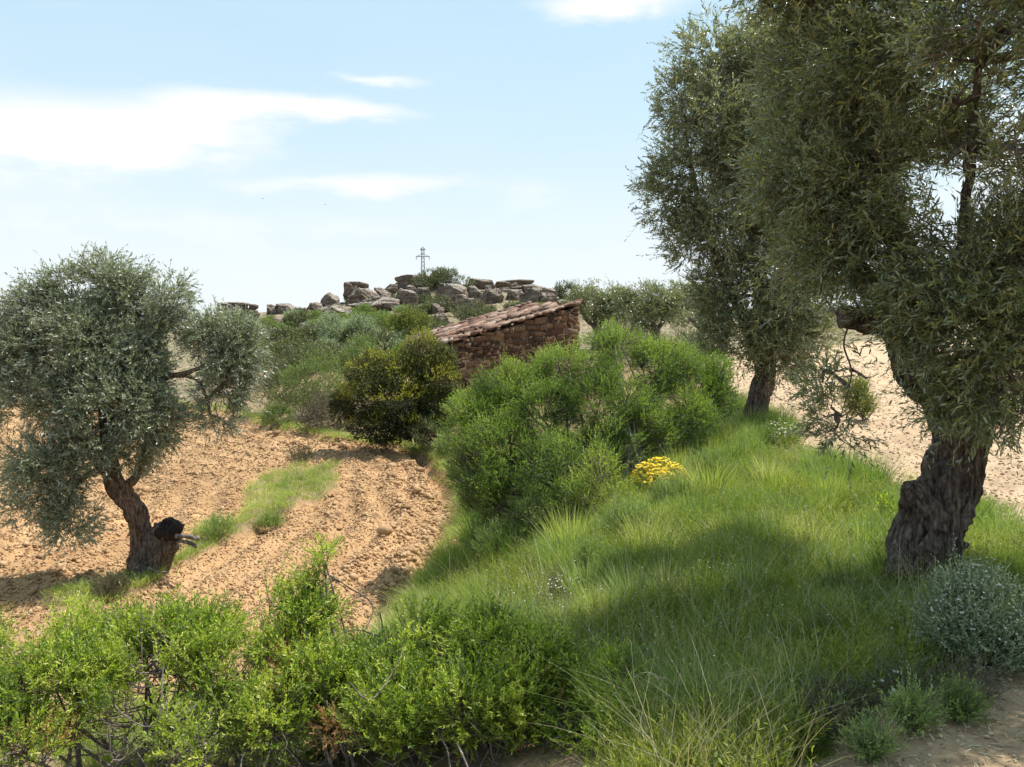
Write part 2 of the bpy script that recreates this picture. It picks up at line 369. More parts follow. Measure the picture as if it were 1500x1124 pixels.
def rockmat():
    m, nt = newmat('outcrop_rock'); t = tex(nt, 1.6, 8, .7); t2 = tex(nt, 7, 7, .7); st = tex(nt, 2.2, 6, .6, stretch=(.25, .25, 3.5))
    c = ramp(nt, t, [(.3, (.07, .05, .04)), (.5, (.15, .115, .09)), (.68, (.27, .22, .175))])
    c = mixc(nt, .6, c, ramp(nt, t2, [(.35, (.5, .47, .45)), (.6, (1.15, 1.15, 1.15))]), 'MULTIPLY')
    c = mixc(nt, .55, c, ramp(nt, st, [(.38, (.4, .37, .35)), (.5, (1.1, 1.1, 1.1))]), 'MULTIPLY')
    g = N(nt, 'ShaderNodeNewGeometry'); sx = N(nt, 'ShaderNodeSeparateXYZ'); nt.links.new(g.outputs['Normal'], sx.inputs[0])
    pale_top = N(nt, 'ShaderNodeMath', operation='MULTIPLY'); nt.links.new(ramp(nt, sx.outputs[2], [(.45, (0, 0, 0)), (.85, (1, 1, 1))]), pale_top.inputs[0]); nt.links.new(ramp(nt, t2, [(.4, (0, 0, 0)), (.6, (.8, .8, .8))]), pale_top.inputs[1])
    c = mixc(nt, pale_top.outputs[0], c, (.38, .36, .31))  # paler mottled tone where the rock surface faces upwards
    finish(nt, c, .9, bumpn(nt, st, .8, .12), .2); return m
M['rock'] = rockmat()
mm, nt_ = newmat('galvanised_steel'); finish(nt_, (.30, .32, .34), .6); M['steel'] = mm
mm, nt_ = newmat('bird_feather'); finish(nt_, (.03, .03, .03), .8); M['bird'] = mm

# ------------------------------------------------------------------ ground sheet
def build_ground():
    u = np.linspace(-math.asinh(3500 / 5), math.asinh(3500 / 5), 1000); X = 5 * np.sinh(u)
    v = np.linspace(-math.asinh((60 + 7) / 5.), math.asinh(3800 / 5.), 1000); Yg = 7 + 5 * np.sinh(v)
    x, y = np.meshgrid(X, Yg); xf, yf = x.ravel(), y.ravel()
    z = height(xf, yf); bank, hill, strip, dirt, right, field = zones(xf, yf)
    k = np.hypot(xf, yf)
    zc = np.stack([(bank | strip) * .9 + dirt * .12, (right * .9 + dirt * .65), hill * 1.0, np.ones_like(xf)], -1)
    cls = np.where(hill, 1, np.where(bank, 2, np.where(dirt, 4, np.where(right, 3, 0))))
    V = np.stack([xf, yf, z], -1); n = len(X); m = len(Yg)
    i = (np.arange(m - 1)[:, None] * n + np.arange(n - 1)[None]).ravel()
    Q = np.stack([i, i + 1, i + n + 1, i + n], -1); qc = cls[i]
    for c, nm in ((0, 'ploughed_field'), (1, 'hillside'), (2, 'bank_ground'), (3, 'sandy_field'), (4, 'dirt_path')):
        q = Q[qc == c]; ids, inv = np.unique(q, return_inverse=True)
        mb = MB(); mb.add(V[ids], inv.reshape(-1, 4)); o = mb.build(nm, M['ground'], smooth=True)
        a = o.data.attributes.new('zone', 'FLOAT_COLOR', 'POINT'); a.data.foreach_set('color', zc[ids].astype(np.float32).ravel())
        o['kind'] = 'structure'
build_ground()

def scatter(n, inside, rmin, rmax, a0=-46, a1=46, power=0.0):
    """points with density falling with distance from the path, kept where inside(x,y)"""
    out = []; got = 0
    while got < n:
        m = n * 2; r = np.exp(rng.uniform(math.log(rmin), math.log(rmax), m)); th = np.radians(rng.uniform(a0, a1, m))
        x, y = r * np.sin(th), r * np.cos(th); k = inside(x, y); out.append(np.stack([x[k], y[k]], -1)); got += k.sum()
        if k.sum() == 0: break
    p = np.vstack(out)[:n]; return p[:, 0], p[:, 1], height(p[:, 0], p[:, 1])
Z = lambda k: (lambda x, y: zones(x, y)[k])

# clods
ico_v = None
def ico():
    t = (1 + 5 ** .5) / 2
    v = nrm(np.array([[-1, t, 0], [1, t, 0], [-1, -t, 0], [1, -t, 0], [0, -1, t], [0, 1, t], [0, -1, -t], [0, 1, -t], [t, 0, -1], [t, 0, 1], [-t, 0, -1], [-t, 0, 1]], float))
    f = np.array([[0, 11, 5], [0, 5, 1], [0, 1, 7], [0, 7, 10], [0, 10, 11], [1, 5, 9], [5, 11, 4], [11, 10, 2], [10, 7, 6], [7, 1, 8], [3, 9, 4], [3, 4, 2], [3, 2, 6], [3, 6, 8], [3, 8, 9], [4, 9, 5], [2, 4, 11], [6, 2, 10], [8, 6, 7], [9, 8, 1]])
    return v, f
def clods(name, mat, x, y, z, s, label=None):
    v, f = ico(); n = len(x)
    V = v[None] * (1 + rng.normal(size=(n, 12, 1)) * .22)
    V = V * rng.uniform(.55, 1.25, (n, 1, 3)) * s[:, None, None]
    a = rng.random(n) * 6.28; c, sn = np.cos(a)[:, None], np.sin(a)[:, None]; b = rng.normal(size=n) * .5; cb, sb_ = np.cos(b)[:, None], np.sin(b)[:, None]
    X, Y, Zz = V[..., 0], V[..., 1], V[..., 2] * .75
    X, Zz = X * cb - Zz * sb_, X * sb_ + Zz * cb
    V = np.stack([X * c - Y * sn + x[:, None], X * sn + Y * c + y[:, None], Zz + z[:, None] + s[:, None] * .25], -1)
    mb = MB(); mb.add(V.reshape(-1, 3), (f[None] + (np.arange(n) * 12)[:, None, None]).reshape(-1, 3), np.repeat(rng.random(n), 12))
    o = mb.build(name, mat); tag(o, kind='stuff', label=label); return o
f_in = lambda x, y: (lambda z_: z_[5] & ~z_[2])(zones(x, y))
x, y, z = scatter(120000, f_in, 6, 36)
d = dist_line(x, y, edge); wob = .25 * n2(x, y, 2.2, 5); fur = .5 + .5 * np.sin((d + wob) * 2 * math.pi / .62); patch = np.clip(.6 + .9 * n2(x, y, .8, 91), .15, 1.6)
s = (.006 + .026 * rng.random(len(x)) ** 3.5 * (.5 + .8 * fur) * patch * (1 + .9 * np.exp(-((d - .9) / .5) ** 2))) + .0006 * np.hypot(x, y)
s *= np.where(rng.random(len(x)) < .02, 2.3, 1)
clods('soil_clods', M['clod'], x, y, z, s, 'loose reddish clods of earth covering the ploughed field')
x, y, z = scatter(15000, Z(4), 6, 45, 0, 46)
clods('sandy_clods', M['sandclod'], x, y, z, .004 + .016 * rng.random(len(x)) ** 4 + .0007 * np.hypot(x, y), 'pale dry clods on the sandy field to the right')
x, y, z = scatter(3500, Z(3), 2, 8, 5, 50)
mbl = MB(); xx, yy, zz = scatter(5000, Z(3), 2, 8, 5, 50); dd = rng.normal(size=(len(xx), 3)) * [1, 1, .15]
leaves(mbl, np.stack([xx, yy, zz + .006], -1), dd, np.cross(dd, [0, 0, 1.]), rng.uniform(.015, .05, len(xx)), rng.uniform(.001, .005, len(xx)), rng.random(len(xx)))
tag(mbl.build('leaf_litter', M['straw']), 'dry fallen olive leaves and straw on the dirt path', kind='stuff', cat='litter')
clods('path_gravel', M['sandclod'], x, y, z, .003 + .012 * rng.random(len(x)) ** 4, 'small stones and crumbs on the dirt path')

# ------------------------------------------------------------------ grass
def grass(mb, x, y, z, h, lean, w, a, nb, spread, seg=3):
    """nb blades per tuft"""
    n = len(x); x, y, z, h, a, sp_ = [np.repeat(v, nb) for v in (x, y, z, h, a, np.broadcast_to(spread, (n,)))]
    m = len(x); r = sp_ * rng.random(m) ** .5; th = rng.random(m) * 6.28
    b = np.stack([x + r * np.cos(th), y + r * np.sin(th), z - .015], -1)
    hh = h * rng.uniform(.45, 1.15, m); ld = np.stack([np.cos(th), np.sin(th), 0 * th], -1) + rng.normal(size=(m, 3)) * [.6, .6, 0] + np.array([-.05, -.05, 0])
    ln = lean * rng.uniform(.2, 1.4, m)[:, None] * hh[:, None]; t = rng.random(m) * 6.28
    wd = np.stack([np.cos(t), np.sin(t), 0 * t], -1) * (w * rng.uniform(.6, 1.3, m))[:, None]
    V = []
    for k in range(seg):
        q = k / seg; c = b + ld * ln * q ** 1.8 + np.stack([0 * hh, 0 * hh, hh * (q - .25 * q * q * np.minimum(1, lean))], -1)
        ww = wd * (1 - .55 * q); V += [c - ww, c + ww]
    V.append(b + ld * ln + np.stack([0 * hh, 0 * hh, hh * (1 - .25 * min(1, lean))], -1))
    V = np.stack(V, 1); K = 2 * seg + 1; i = (np.arange(m) * K)[:, None]
    qs = [i + [2 * k, 2 * k + 1, 2 * k + 3, 2 * k + 2] for k in range(seg - 1)]
    aa = np.clip(a + rng.normal(size=m) * .13, 0, 1); aa = np.where(rng.random(m) < .06, 1, aa)
    mb.add(V.reshape(-1, 3), [np.vstack(qs), i + [2 * seg - 2, 2 * seg - 1, 2 * seg]], np.repeat(aa, K))
bank_in = Z(0)
mb = MB()
nofg = lambda x, y: bank_in(x, y) & ~((x < .45) & (y < 4.5))
x, y, z = scatter(6500, nofg, 2.6, 26, -30, 46)
nz = n2(x, y, .9, 71); a = np.clip(.40 + .35 * nz + .3 * n2(x, y, .25, 79, 2) + .5 * (n2(x, y, .55, 171, 2) > .42), .02, .97)
grass(mb, x, y, z, .06 + .12 * np.clip(nz + .3, 0, 1) + .004 * y, .5, .0016 + 0 * x[:1].mean() + .0, a, 32, .10 + .006 * y)
x, y, z = scatter(900, nofg, 3.6, 20, -30, 46)
nz = n2(x, y, .7, 75); grass(mb, x, y, z, .30 + .1 * nz, .55, .0022, np.clip(.35 + .4 * nz, .02, .8), 34, .07)
x, y, z = scatter(2600, lambda x, y: bank_in(x, y) & (x > .5), 6, 18, 0, 46)
grass(mb, x, y, z, .14 + 0 * x, .35, .003, .45 + 0 * x, 30, .12)
x, y, z = scatter(1300, lambda x, y: bank_in(x, y) & ~((x < 1.2) & (y < 5.6)), 2.8, 17, -25, 46); mb_g = mb; mb_t = MB()
for k in range(len(x)):
    mb = mb_t if k % 5 < 2 else mb_g
    m = 260; Rm = rng.uniform(.10, .34) * (1 + .03 * y[k]) * min(1, max(.45, y[k] / 7)); Hm = Rm * (rng.uniform(.55, 1.05) if k % 4 else rng.uniform(1.0, 1.5)) + .03; rr = Rm * rng.random(m) ** .5; th = rng.random(m) * 6.28; q = rr / Rm
    bx, by = x[k] + rr * np.cos(th) * .6, y[k] + rr * np.sin(th) * .6; ld = np.stack([np.cos(th), np.sin(th), 0 * th], -1) + rng.normal(size=(m, 3)) * [.25, .25, 0]
    hh = Hm * (1 - .45 * q * q) * rng.uniform(.75, 1.1, m); ln = (hh * (.1 + .6 * q) * rng.uniform(.3, 1.3, m))[:, None]; t = rng.random(m) * 6.28; ww = np.stack([np.cos(t), np.sin(t), 0 * t], -1) * (.0015 + .0001 * y[k]) * rng.choice([1, 1.2, 2.2], p=[.5, .35, .15])
    b0 = np.stack([bx, by, np.full(m, z[k] - .02)], -1); up_ = np.stack([0 * hh, 0 * hh, hh], -1)
    V = np.stack([b0 - ww, b0 + ww, b0 + up_ * .55 + ld * ln * .3 - ww * .8, b0 + up_ * .55 + ld * ln * .3 + ww * .8, b0 + up_ + ld * ln], 1); i = (np.arange(m) * 5)[:, None]
    mb.add(V.reshape(-1, 3), [i + [0, 1, 3, 2], i + [2, 3, 4]], np.repeat(np.clip(rng.choice([.15, .35, .6, .8, .95], p=[.22, .26, .24, .14, .14]) + rng.normal(size=m) * .1, 0, 1), 5))
mb = mb_g
tt = rng.uniform(0, len(edge) - 1.001, 1500); ii = tt.astype(int); ex = edge[ii] + (edge[ii + 1] - edge[ii]) * (tt - ii)[:, None] + rng.normal(size=(1500, 2)) * .16
kk = (ex[:, 1] > 5.5); ex = ex[kk]; ez = height(ex[:, 0], ex[:, 1])
grass(mb, ex[:, 0], ex[:, 1], ez, .12 + .16 * rng.random(len(ex)), .9, .0028, np.clip(.3 + .6 * rng.random(len(ex)), 0, 1), 40, .13)
tag(mb_t.build('tussock_grass', M['lavgrey']), 'grey-green fine-leaved tussocks among the fresh grass of the bank', kind='stuff', cat='grass')
tag(mb.build('grass', M['grass']), 'long fresh green grass covering the bank', kind='stuff', cat='grass')
mb = MB()
x, y, z = scatter(600, Z(2), 8, 18, -42, 0)
nz = n2(x, y, .8, 83); grass(mb, x, y, z, .09 + .11 * rng.random(len(x)), .7, .003, np.clip(.5 + .3 * nz + .35 * rng.random(len(x)), 0, 1), 36, .12)
tag(mb.build('strip_grass', M['grass']), 'grass on the narrow unploughed strip by the left olive tree', kind='stuff', cat='grass')
mb = MB()
x, y, z = scatter(1700, nofg, 2.8, 16, -20, 46)
grass(mb, x, y, z, .42 + .2 * rng.random(len(x)), .5, .0013, .5 + 0 * x, 4, .06, 5)
tag(mb.build('dry_stalks', M['straw']), 'thin dry straw stalks rising out of the green grass', kind='stuff', cat='grass')
# feathery yellow-green herbs in the grass
mb = MB(); sb = MB()
x, y, z = scatter(7500, lambda x, y: nofg(x, y) & (n2(x, y, .8, 77) > -.15), 2.6, 14, -12, 46)
k = 5; o = np.repeat(np.stack([x, y, z], -1), k, 0) + rng.normal(size=(len(x) * k, 3)) * [.05, .05, 0]
d = nrm(rng.normal(size=o.shape) * .33 + [0, 0, 1]); shoots(mb, None, o, d, rng.uniform(.12, .30, len(o)), 16, .032, .0028, 1.0, a=rng.random(len(o)), t0=.25)
x, y, z = scatter(6200, lambda x, y: nofg(x, y) & (n2(x, y, .6, 87) > .1), 2.6, 14, -25, 46)
o = np.repeat(np.stack([x, y, z], -1), 3, 0) + rng.normal(size=(len(x) * 3, 3)) * [.05, .05, 0]; d = nrm(rng.normal(size=o.shape) * .5 + [0, 0, 1])
mf = MB(); shoots(mf, None, o, d, rng.uniform(.08, .2, len(o)), 9, .03, .0075, 1.1, a=np.repeat(rng.random(len(x)), 3), t0=.1)
tag(mf.build('leafy_forbs', M['scrub_green']), 'small broad-leaved weeds growing between the grass tufts', kind='stuff', cat='weeds')
x, y, z = scatter(700, lambda x, y: nofg(x, y) & (n2(x, y, .7, 97) > .1), 3, 13, -12, 46); o = np.stack([x, y, z + rng.uniform(.12, .32, len(x))], -1); mf = MB()
for j in range(5):
    e = np.stack([np.cos(j * 1.257 + x * 9), np.sin(j * 1.257 + x * 9), np.full(len(x), .35)], -1); leaves(mf, o, e, np.cross(e, np.array([0, 0, 1.])), .008, .003, rng.random(len(x)))
tubes3(mf, np.stack([x, y, z], -1), o, .0008, .0006, .03)
tag(mf.build('tiny_wildflowers', M['white']), 'scattered tiny white flowers in the grass of the bank', kind='stuff', cat='wildflowers')
tag(mb.build('wild_herbs', M['herb']), 'feathery yellow-green herbs mixed through the shaded grass', kind='stuff', cat='herbs')

# ------------------------------------------------------------------ shrub / tree builders
def C_(l, dr=1.0):
    """clumps from photo measures (px, py, depth, half width px, half height px[, weight[, depth radius m]]) to metres"""
    o = []
    for c in l:
        px, py, Y, rx, ry = c[:5]; w = c[5] if len(c) > 5 else 1; q = P(px, py, Y); s = pxm(Y)
        rd = c[6] if len(c) > 6 else max(rx, ry) * s * .85 * dr
        o.append((q[0], q[1], q[2], rx * s, rd, ry * s, w))
    return o
def subbranches(sb, hubs, p, ci, n, r0=.012, r1=.004, bend=.15, a=.4, nodes=None):
    k = rng.choice(len(p), min(n, len(p)), replace=False)
    h = hubs[ci[k]]
    if nodes is not None:      # two generations: a third of the twigs spring from the stems, the rest from those twigs
        nodes = np.asarray(nodes); m = max(len(k) // 4, 1)
        def near(q, nd, up=.5):
            d = q[:, None] - nd[None]; c = np.linalg.norm(d, axis=2) + np.where(d[..., 2] < 0, -d[..., 2] * up, 0) * 2
            return nd[np.argmin(c + rng.random(c.shape) * .06, axis=1)]
        h = h.copy(); h[:m] = near(p[k[:m]], nodes)
        mids = np.vstack([h[:m] * .65 + p[k[:m]] * .35, h[:m] * .35 + p[k[:m]] * .65, nodes]) + 0
        h[m:] = near(p[k[m:]], mids)
        tubes3(sb, h[:m], p[k[:m]], r0, r1 * 1.2, .06, a); tubes3(sb, h[m:], p[k[m:]], r0 * .6, r1, bend, a)
        return k
    tubes3(sb, h, p[k], r0, r1, bend, a)
    return k
def plant(name, label, cat, base, clumps, nsh, mat, leaf=(.03, .004), sh=.2, per=12, ang=.8, up=.6, out=1.0, thr=-.15, ns=.35, shell=.45, stems=8, bark='twig', group=None, seed=1, stemr=.02, nsub=120, subr=(.008, .003), tw=.0015, arnd=None, rb=.25, topbias=None):
    base = np.array(base, float); r = empty(name, base, label, cat, group)
    mb, sb = MB(), MB(); p, o, ci = in_clumps(clumps, nsh, shell, thr, ns, seed)
    g = base_h(p[:, 0], p[:, 1]); p[:, 2] = np.maximum(p[:, 2], g + .03)
    d = o * out + np.array([0, 0, up]) + rng.normal(size=p.shape) * .35
    a = rng.random(len(p)) if arnd is None else arnd(p, o)
    shoots(mb, sb, p, d, sh * rng.uniform(.6, 1.2, len(p)) * np.where(rng.random(len(p)) < .06, 1.7, 1), per, leaf[0], leaf[1], ang, stem=tw, a=a)
    hubs = np.array([c[:3] for c in clumps])
    hubs_low = hubs - np.array([0, 0, 1]) * np.array([c[5] for c in clumps])[:, None] * .5
    nodes = []
    for k in range(stems):
        h = hubs_low[k % len(hubs)] + rng.normal(size=3) * .12 * np.array(clumps[k % len(hubs)][3:6]) * 2
        b0 = base + np.array([rng.normal() * rb, rng.normal() * rb * .6, 0]); b0[2] = base_h(b0[:1], b0[1:2])[0] - .05
        m = b0 * .5 + h * .5 + np.array([rng.normal() * .06, rng.normal() * .06, .0]) * np.linalg.norm(h - b0)
        tube(sb, [base - np.array([0, 0, .06]), b0 - np.array([0, 0, .02]), m, h], [stemr, stemr, stemr * .75, stemr * .4], 16, 6, stemr * .3, .05, a=.4, cap=False); nodes += list(spline([b0, m, h], 8)[3:])
    subbranches(sb, hubs_low, p, ci, nsub, *subr, nodes=nodes if nodes else None)
    sb.build('stems', M[bark], r); mb.build('foliage', M[mat], r)
    return r
def auto_clumps(px, py, Y, w, h, n=6, seed=0, hb=1.0):
    """px centre, py bottom, w/h in photo px"""
    g = np.random.default_rng(seed); l = []
    for k in range(n):
        fx = (k + .5) / n * 2 - 1 + g.normal() * .1; top = (1 - .45 * fx * fx) * g.uniform(.8, 1.05)
        l.append((px + fx * w * .36, py - h * top * .55, Y + g.normal() * w * pxm(Y) * .12, w * g.uniform(.17, .27), h * top * .45))
    l.append((px, py - h * .35, Y, w * .38, h * .33)); return C_(l)
def bush(name, label, px, py, Y, w, h, mat, nsh, leaf=(.03, .006), sh=.16, seed=0, n=6, group=None, cat='bush', **kw):
    b = P(px, py, Y); b[2] = gz(b[0], b[1])
    return plant(name, label, cat, b, auto_clumps(px, py, Y, w, h, n, seed), nsh, mat, leaf, sh, group=group, seed=seed, **kw)

def olive(name, label, trunk, trad, limbs, clumps, nsh, mat, leaf, sh, per, thr, ns, nsub, bark, sides=28, ring=60, flute=.1, bump=.03, seed=3, out=.8, up=.25, tw=.0016, extra=None, group=None, ridge=.05):
    base = np.array(trunk[0], float); base[2] = gz(base[0], base[1]); r = empty(name, base, label, 'olive tree', group)
    tb = MB(); tube(tb, trunk, trad, ring, sides, bump, .2, flute, seed=seed, ridge=ridge)
    if extra: extra(tb, r)
    tb.build('trunk', M[bark], r, smooth=True)
    ends = []
    for pts, rad in limbs:
        lb = MB(); tube(lb, pts, rad, 26, 12, rad[0] * .25, .08, .08, seed=seed + 1, cap=False); lb.build('limb', M[bark], r, smooth=True); ends += list(spline(pts, 9)[3:])
    ends += list(spline(trunk, 12)[-4:]); ends = np.array(ends); sb, mb = MB(), MB()
    hubs = np.array([c[:3] for c in clumps])
    nds = list(ends)
    for c in clumps:    # boughs from the nearest limb point into each clump
        e = ends[np.argmin(np.linalg.norm(ends - np.array(c[:3]), axis=1))]; c3 = np.array(c[:3])
        pp = [e, (e + c3) / 2 + rng.normal(size=3) * .06, c3]; br = min(1, c[3] / .4); tube(sb, pp, [.006 + .026 * br, .004 + .02 * br, .003 + .009 * br], 10, 6, .004, .05, cap=False); nds += list(spline(pp, 8)[2:])
    p, o, ci = in_clumps(clumps, nsh, .3, thr, ns, seed)
    d = o * out + np.array([0, 0, up]) + rng.normal(size=p.shape) * .45
    bend = rng.normal(size=p.shape) * .22 + np.array([0, 0, -.12])
    shoots(mb, sb, p, d, sh * rng.uniform(.6, 1.25, len(p)) * np.where(rng.random(len(p)) < .09, 1.8, 1), per, leaf[0], leaf[1], .75, bend=bend, stem=tw)
    mid = hubs[ci] + (p - hubs[ci]) * .5
    k = subbranches(sb, hubs, p, ci, nsub, .011, .0035, .13, nodes=nds)
    sb.build('branchwork', M['twig'], r); mb.build('crown', M[mat], r)
    return r

# near right olive ------------------------------------------------------------
def extra_right(tb, r):
    tube(tb, [P(1385, 800, 5.6), P(1358, 755, 5.55), P(1338, 725, 5.5), P(1326, 712, 5.48)], [.15, .125, .085, .04], 60, 48, .03, .09, .2, seed=8, ridge=.05)
    tube(tb, [P(1312, 905, 5.6), P(1326, 830, 5.57), P(1350, 760, 5.58), P(1400, 690, 5.64)], [.13, .10, .075, .05], 100, 44, .03, .11, .2, seed=12, ridge=.05)
    tube(tb, [P(1378, 905, 5.58), P(1380, 820, 5.55), P(1405, 750, 5.56), P(1425, 690, 5.62)], [.10, .085, .075, .05], 100, 44, .03, .11, .2, seed=14, ridge=.05)
    tube(tb, [P(1350, 905, 5.5), P(1354, 830, 5.47), P(1376, 760, 5.48), P(1400, 690, 5.56)], [.10, .07, .05, .03], 100, 40, .03, .09, .2, seed=16, ridge=.045)
clR = C_([(1195, 80, 5.8, 70, 95), (1190, 230, 5.7, 85, 105), (1195, 350, 5.8, 72, 72), (1290, 90, 5.3, 105, 100), (1290, 240, 5.3, 115, 120),
          (1265, 370, 5.5, 90, 75), (1385, 240, 5.0, 65, 85, .7), (1400, 380, 4.9, 90, 90), (1335, 465, 5.2, 75, 60), (1440, 480, 4.8, 85, 78),
          (1405, 575, 5.1, 72, 58), (1345, 560, 5.3, 55, 58, .9), (1490, 565, 4.8, 60, 68), (1500, 400, 4.7, 75, 85, .8), (1400, 150, 4.9, 55, 90, .7)])
clR += C_([(1235, 610, 5.4, 48, 44, .7), (1205, 560, 5.5, 32, 30, .5), (1270, 555, 5.4, 32, 40, .5)])
clR += C_([(1430, 30, 4.4, 110, 60, .7), (1490, 230, 4.3, 40, 45, .4), (1620, 350, 4.8, 120, 180), (1640, 90, 4.6, 110, 120), (1180, -90, 5.8, 120, 90), (1330, -110, 5.2, 150, 100), (1500, -120, 4.8, 150, 100), (1680, 600, 5.0, 120, 80),
           (1700, 60, 4.0, 150, 120), (1880, 160, 4.2, 150, 140), (1680, -120, 3.9, 170, 100), (1900, -60, 4.0, 150, 120), (1330, 140, 7.2, 110, 100), (1235, 230, 7.0, 80, 100), (1580, -130, 4.1, 150, 120), (1660, 230, 5.9, 130, 150), (1600, -60, 6.0, 150, 110), (1560, 480, 5.6, 60, 110)])  # rear and out-of-view crown clumps added to cast shade on bank and path
t = [P(1350, 905, 5.65), P(1352, 840, 5.65), P(1362, 770, 5.65), P(1392, 705, 5.66), P(1408, 655, 5.66), P(1390, 600, 5.66), P(1350, 540, 5.6), P(1325, 480, 5.55)]
limbs = [([P(1408, 650, 5.66), P(1440, 560, 5.6), P(1475, 420, 5.4), P(1520, 250, 5.2), P(1560, 60, 5)], [.12, .09, .06, .04, .02]),
         ([P(1325, 490, 5.55), P(1320, 380, 5.5), P(1290, 240, 5.5), P(1250, 100, 5.5), P(1230, -60, 5.5)], [.11, .085, .065, .045, .025]),
         ([P(1320, 470, 5.55), P(1250, 390, 5.7), P(1200, 300, 5.8), P(1180, 180, 5.9)], [.085, .06, .045, .02]),
         ([P(1335, 500, 5.55), P(1400, 400, 5.2), P(1420, 250, 5.0), P(1435, 90, 4.9)], [.07, .045, .03, .012]),
         ([P(1335, 478, 5.55), P(1285, 470, 5.45), P(1238, 466, 5.4), P(1228, 466, 5.4)], [.095, .085, .078, .07]),
         ([P(1246, 470, 5.4), P(1236, 505, 5.38), P(1247, 550, 5.42), P(1228, 620, 5.4)], [.008, .006, .0045, .003])]
olive('olive_tree', 'large gnarled olive tree on the right with a fluted dark trunk and huge overhanging crown', t, [.235, .205, .205, .18, .155, .14, .13, .12],
      limbs, clR, 28500, 'olive', (.051, .0056), .19, 13, -.12, .26, 2400, 'bark', sides=150, ring=260, flute=.16, bump=.03, seed=3, extra=extra_right, ridge=.06)
# second olive
clS = C_([(1040, 85, 14.5, 52, 55), (1000, 150, 14.4, 40, 55), (1010, 245, 14.1, 58, 62), (972, 290, 14.2, 36, 42), (1062, 185, 13.9, 68, 70), (1120, 105, 14.4, 75, 80), (1185, 85, 14.6, 65, 75),
          (1130, 225, 13.7, 78, 78), (1070, 330, 13.8, 72, 58), (1010, 350, 14.1, 42, 42), (1145, 335, 13.7, 75, 60), (1055, 425, 14.0, 48, 48), (1110, 430, 13.8, 65, 58), (1170, 430, 14.1, 55, 60),
          (1085, 510, 13.9, 42, 42), (1140, 515, 14.0, 46, 42), (1190, 500, 14.2, 32, 50), (1042, 490, 14.1, 24, 40), (1130, 220, 15.2, 110, 150), (1230, 200, 15.0, 60, 140, .6), (1105, 480, 13.7, 60, 40), (1150, 470, 13.7, 50, 50)])
t = [P(1103, 634, 14.3), P(1107, 600, 14.3), P(1117, 560, 14.3), P(1122, 520, 14.3), P(1118, 460, 14.3), P(1112, 400, 14.3)]
limbs = [([P(1118, 530, 14.3), P(1090, 470, 14.1), P(1050, 380, 14.1), P(1020, 280, 14.2), P(1005, 190, 14.3)], [.12, .10, .07, .05, .02]), ([P(1120, 520, 14.3), P(1145, 430, 14.2), P(1165, 300, 14.3), P(1185, 130, 14.4)], [.12, .09, .06, .02]),
         ([P(1113, 420, 14.3), P(1100, 320, 14.2), P(1090, 200, 14.2), P(1060, 100, 14.4)], [.11, .08, .05, .02])]
olive('olive_tree', 'tall silvery olive tree in the middle distance with a bare trunk beside the green shrub', t, [.22, .185, .175, .16, .14, .12], limbs, clS, 23000, 'olive_light', (.068, .0098), .23, 12, -.32, .36, 1500, 'bark', seed=23, tw=.0022, sides=60, ring=90)
# left olive
def extra_left(tb, r):
    s = MB(); tube(s, [P(218, 845, 10.9), P(228, 812, 10.9), P(240, 788, 10.9), P(245, 770, 10.88)], [.25, .215, .20, .16], 90, 70, .04, .12, .15, seed=31, ridge=.035); s.build('dead_stump', M['bark'], r, smooth=True)
    s = MB(); tube(s, [P(244, 785, 10.9), P(246, 776, 10.88), P(245, 768, 10.88), P(243, 760, 10.88)], [.16, .175, .14, .06], 60, 60, .03, .08, .1, seed=33, ridge=.03); s.build('charred_top', M['char'], r, smooth=True)
    s = MB()
    for k, (a_, b_, c_, w) in enumerate((((258, 786), (274, 786), (291, 789), .026), ((262, 792), (276, 795), (288, 801), .022))):
        tube(s, [P(*a_, 10.72), P(*b_, 10.68), P(*c_, 10.66)], [w * 1.1, w, w * 1.1], 40, 18, .006, .04, .2, seed=k, ridge=.012)
    s.build('dead_wood', M['deadwood'], r)
    s = MB(); tube(s, [P(218, 832, 10.6), P(232, 838, 10.55), P(248, 838, 10.5)], [.012, .015, .008], 14, 8, .004, .03); s.build('broken_stick', M['deadwood'], r)
clL = C_([(150, 420, 11.3, 45, 45), (100, 435, 11.3, 42, 40), (55, 455, 11.2, 40, 38), (35, 520, 11, 40, 52), (195, 440, 11.3, 42, 46), (245, 435, 11.2, 30, 36, 1.0), (120, 510, 11.0, 75, 60), (180, 490, 11.4, 55, 50),
          (205, 540, 11.1, 38, 50), (75, 590, 10.8, 60, 52), (165, 590, 10.8, 65, 55), (225, 620, 11, 40, 46), (185, 655, 11, 42, 35), (75, 680, 10.6, 62, 50), (55, 735, 10.6, 42, 38), (105, 765, 10.5, 35, 34),
          (130, 650, 10.6, 50, 38), (-10, 500, 11.2, 25, 45), (-8, 580, 11, 25, 45), (235, 480, 11.2, 30, 30),
          (330, 490, 11.3, 48, 26, 1.2), (345, 525, 11.2, 36, 34, 1.2), (325, 570, 11.1, 32, 36, 1.2), (318, 610, 11.1, 24, 28, 1.2), (295, 500, 11.3, 22, 22)])
t = [P(200, 858, 11), P(208, 815, 11), P(205, 765, 11), P(183, 728, 11), P(165, 700, 11), P(158, 660, 11), P(160, 600, 11)]
